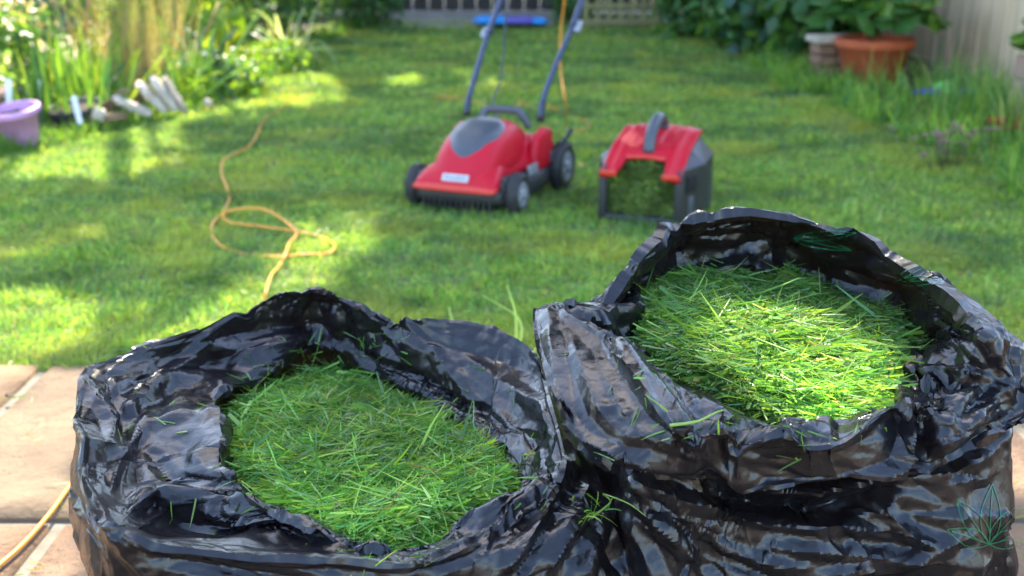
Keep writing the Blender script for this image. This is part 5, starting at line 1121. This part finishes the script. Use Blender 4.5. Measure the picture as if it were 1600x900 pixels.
# ------------------------------------------------------------------ print on the right sack, stray clippings on the film
dg = bpy.context.evaluated_depsgraph_get(); TREES = [(o, BVHTree.FromObject(o, dg)) for o in FILMS]
CAMP = Vector((0, 0, CAM_H))
def hit(u, v, only=None):
    d = Vector(ptd(u, v, 1.0))-CAMP; d.normalize(); best = None
    for k, (o, t_) in enumerate(TREES):
        off = Vector(o.parent.location); r = t_.ray_cast(CAMP-off, d)
        if r[0] is not None and (best is None or r[3] < best[2]): best = (r[0]+off, r[1] if r[1].dot(d) < 0 else -r[1], r[3], k)
    return best if best and (only is None or best[3] == only) else None
M_print = mat('green_print', (.006, .10, .035), .3, spec=.5)
def leaf_lines(cx, cy, s, rot, sq=1.0, lobes=5):
    out = []; c_, s_ = math.cos(rot), math.sin(rot)
    T_ = lambda x, y: (cx+(x*c_-y*s_)*s, cy+(x*s_+y*c_)*s*sq)
    for k in range(lobes):
        a = (k-(lobes-1)/2)*.62; L = 1-.12*abs(k-(lobes-1)/2)**1.5; ol = []
        for t in np.linspace(0, 1, 9): ol.append((t*L, .15*math.sin(math.pi*t**.8)))
        for t in np.linspace(1, 0, 9): ol.append((t*L, -.15*math.sin(math.pi*t**.8)))
        R_ = lambda x, y: T_(x*math.sin(a)+y*math.cos(a), -x*math.cos(a)+y*math.sin(a))
        out.append([R_(x, y) for x, y in ol]); out.append([R_(t*L*.9, 0) for t in np.linspace(0, 1, 7)])
    return out
def print_lines(lines, w=.0006):
    mb = MB()
    for ln in lines:
        dense = []
        for a, b in zip(ln[:-1], ln[1:]):
            n = max(1, int(math.hypot(b[0]-a[0], b[1]-a[1])/4)); dense += [(a[0]+(b[0]-a[0])*i/n, a[1]+(b[1]-a[1])*i/n) for i in range(n)]
        pts = [hit(u, v, 1) for u, v in dense+[ln[-1]]]; last = None
        for h0, h1 in zip(pts[:-1], pts[1:]):
            if h0 is None or h1 is None or (h1[0]-h0[0]).length > .014: continue
            d = (h1[0]-h0[0]); 
            if d.length < 1e-5: continue
            d.normalize(); q = []
            for hh in (h0, h1):
                s_ = d.cross(hh[1]).normalized()*w; q.append((hh[0]-s_+hh[1]*.0007, hh[0]+s_+hh[1]*.0007))
            mb.add([q[0][0], q[0][1], q[1][1], q[1][0]], [(0, 1, 2, 3)])
    return mb
L_ = leaf_lines(1545, 850, 105, .05, .9)+leaf_lines(1240, 372, 105, 1.7, .45, 2)+leaf_lines(1400, 440, 80, 1.2, .6, 2)
mb = print_lines(L_); rbag = FILMS[1].parent; off = np.array(rbag.location)
mb.V = [tuple(np.array(v)-off) for v in mb.V]; pr_ = mb.build('leaf_print', M_print, rbag); pr_['kind'] = 'stuff'
def strays(name, label, us, n, seed, only=None, Lr=(.008, .03)):
    rs_ = np.random.RandomState(seed); P, D = [], []
    while len(P) < n and n > 0:
        a = us[rs_.randint(len(us))]; u, v = rs_.normal(a[0], a[2]), rs_.normal(a[1], a[3]); h_ = hit(u, v, only); n -= .12
        if h_ is None: continue
        nn = np.array(h_[1]); r = rs_.normal(size=3); d = unit(r-nn*r.dot(nn)+nn*.12); P.append(np.array(h_[0])+nn*.0015); D.append(d)
    P, D = np.array(P), np.array(D); n = len(P)
    o = build(name, blades(P, D, rs_.uniform(*Lr, n), rs_.uniform(.0010, .0024, n), .05, jitter(GREENS, n, .35, rs_), 3, rs=rs_, curl=.1), M_clip); tag(o, *label, kind='stuff')
strays('stray_clippings', ('cut blades of grass stuck to the inside film of the left sack', 'grass clippings'), [(560, 540, 60, 14), (400, 590, 50, 20), (250, 640, 60, 50), (300, 780, 70, 30), (760, 650, 50, 40), (820, 740, 30, 30), (480, 545, 30, 12), (600, 880, 60, 15)], 150, 5, 0)
strays('stray_clippings', ('cut blades of grass stuck to the cuff of the right sack', 'grass clippings'), [(1010, 590, 30, 25), (1140, 655, 60, 14), (1260, 690, 50, 20), (1200, 520, 220, 120), (1000, 640, 50, 40)], 60, 6, 1)
# small handful of clippings and a long stalk lodged between the sacks
rs_ = np.random.RandomState(8); P = []; D = []
for k in range(20):
    h_ = hit(rs_.normal(925, 16), rs_.normal(800, 8)); 
    if h_: P.append(np.array(h_[0])+np.array(h_[1])*.003); D.append(unit(np.array(h_[1])*.5+rs_.normal(size=3)*.6+np.array([0, 0, .3])))
if P:
    P, D = np.array(P), np.array(D); n = len(P); V_, F_, C_ = blades(P, D, rs_.uniform(.015, .045, n), rs_.uniform(.0012, .0026, n), .4, jitter([(.16, .34, .04), (.12, .28, .04), (.24, .4, .07)], n, .2, rs_), 4, rs=rs_, curl=.2)
    o = build('fallen_clippings', (V_, F_, C_), M_clip); tag(o, 'small bright tuft of clippings lodged between the two sacks', 'grass clippings', kind='stuff')
def stalk(pix, w, label, col=(.28, .42, .08)):
    pts = []
    for (u, v, lift) in pix:
        h_ = hit(u, v); 
        if h_: pts.append(np.array(h_[0])+np.array(h_[1])*lift)
    if len(pts) < 3: return
    P0 = smooth_path(pts, 5); mb = MB(); mb.tube(P0, np.linspace(w, w*.3, len(P0)), 6); m = bpy.data.materials.get('stalk_green') or mat('stalk_green', col, .5, trans=.3)
    o = mb.build('grass_stalk', m); tag(o, label, 'grass stalk', 'long stalks lying on the sacks')
stalk([(925, 812, .003), (945, 795, .012), (970, 780, .02), (995, 785, .015), (1014, 808, .004)], .0013, 'long curved stalk lying over the gap between the sacks')
stalk([(1050, 668, .003), (1085, 664, .006), (1130, 650, .006), (1165, 640, .004)], .0016, 'pale broad stalk lying across the cuff of the right sack')
stalk([(742, 690, .003), (744, 665, .01), (738, 645, .016), (748, 630, .02)], .0009, 'thin weed stalk at the right side of the left heap')
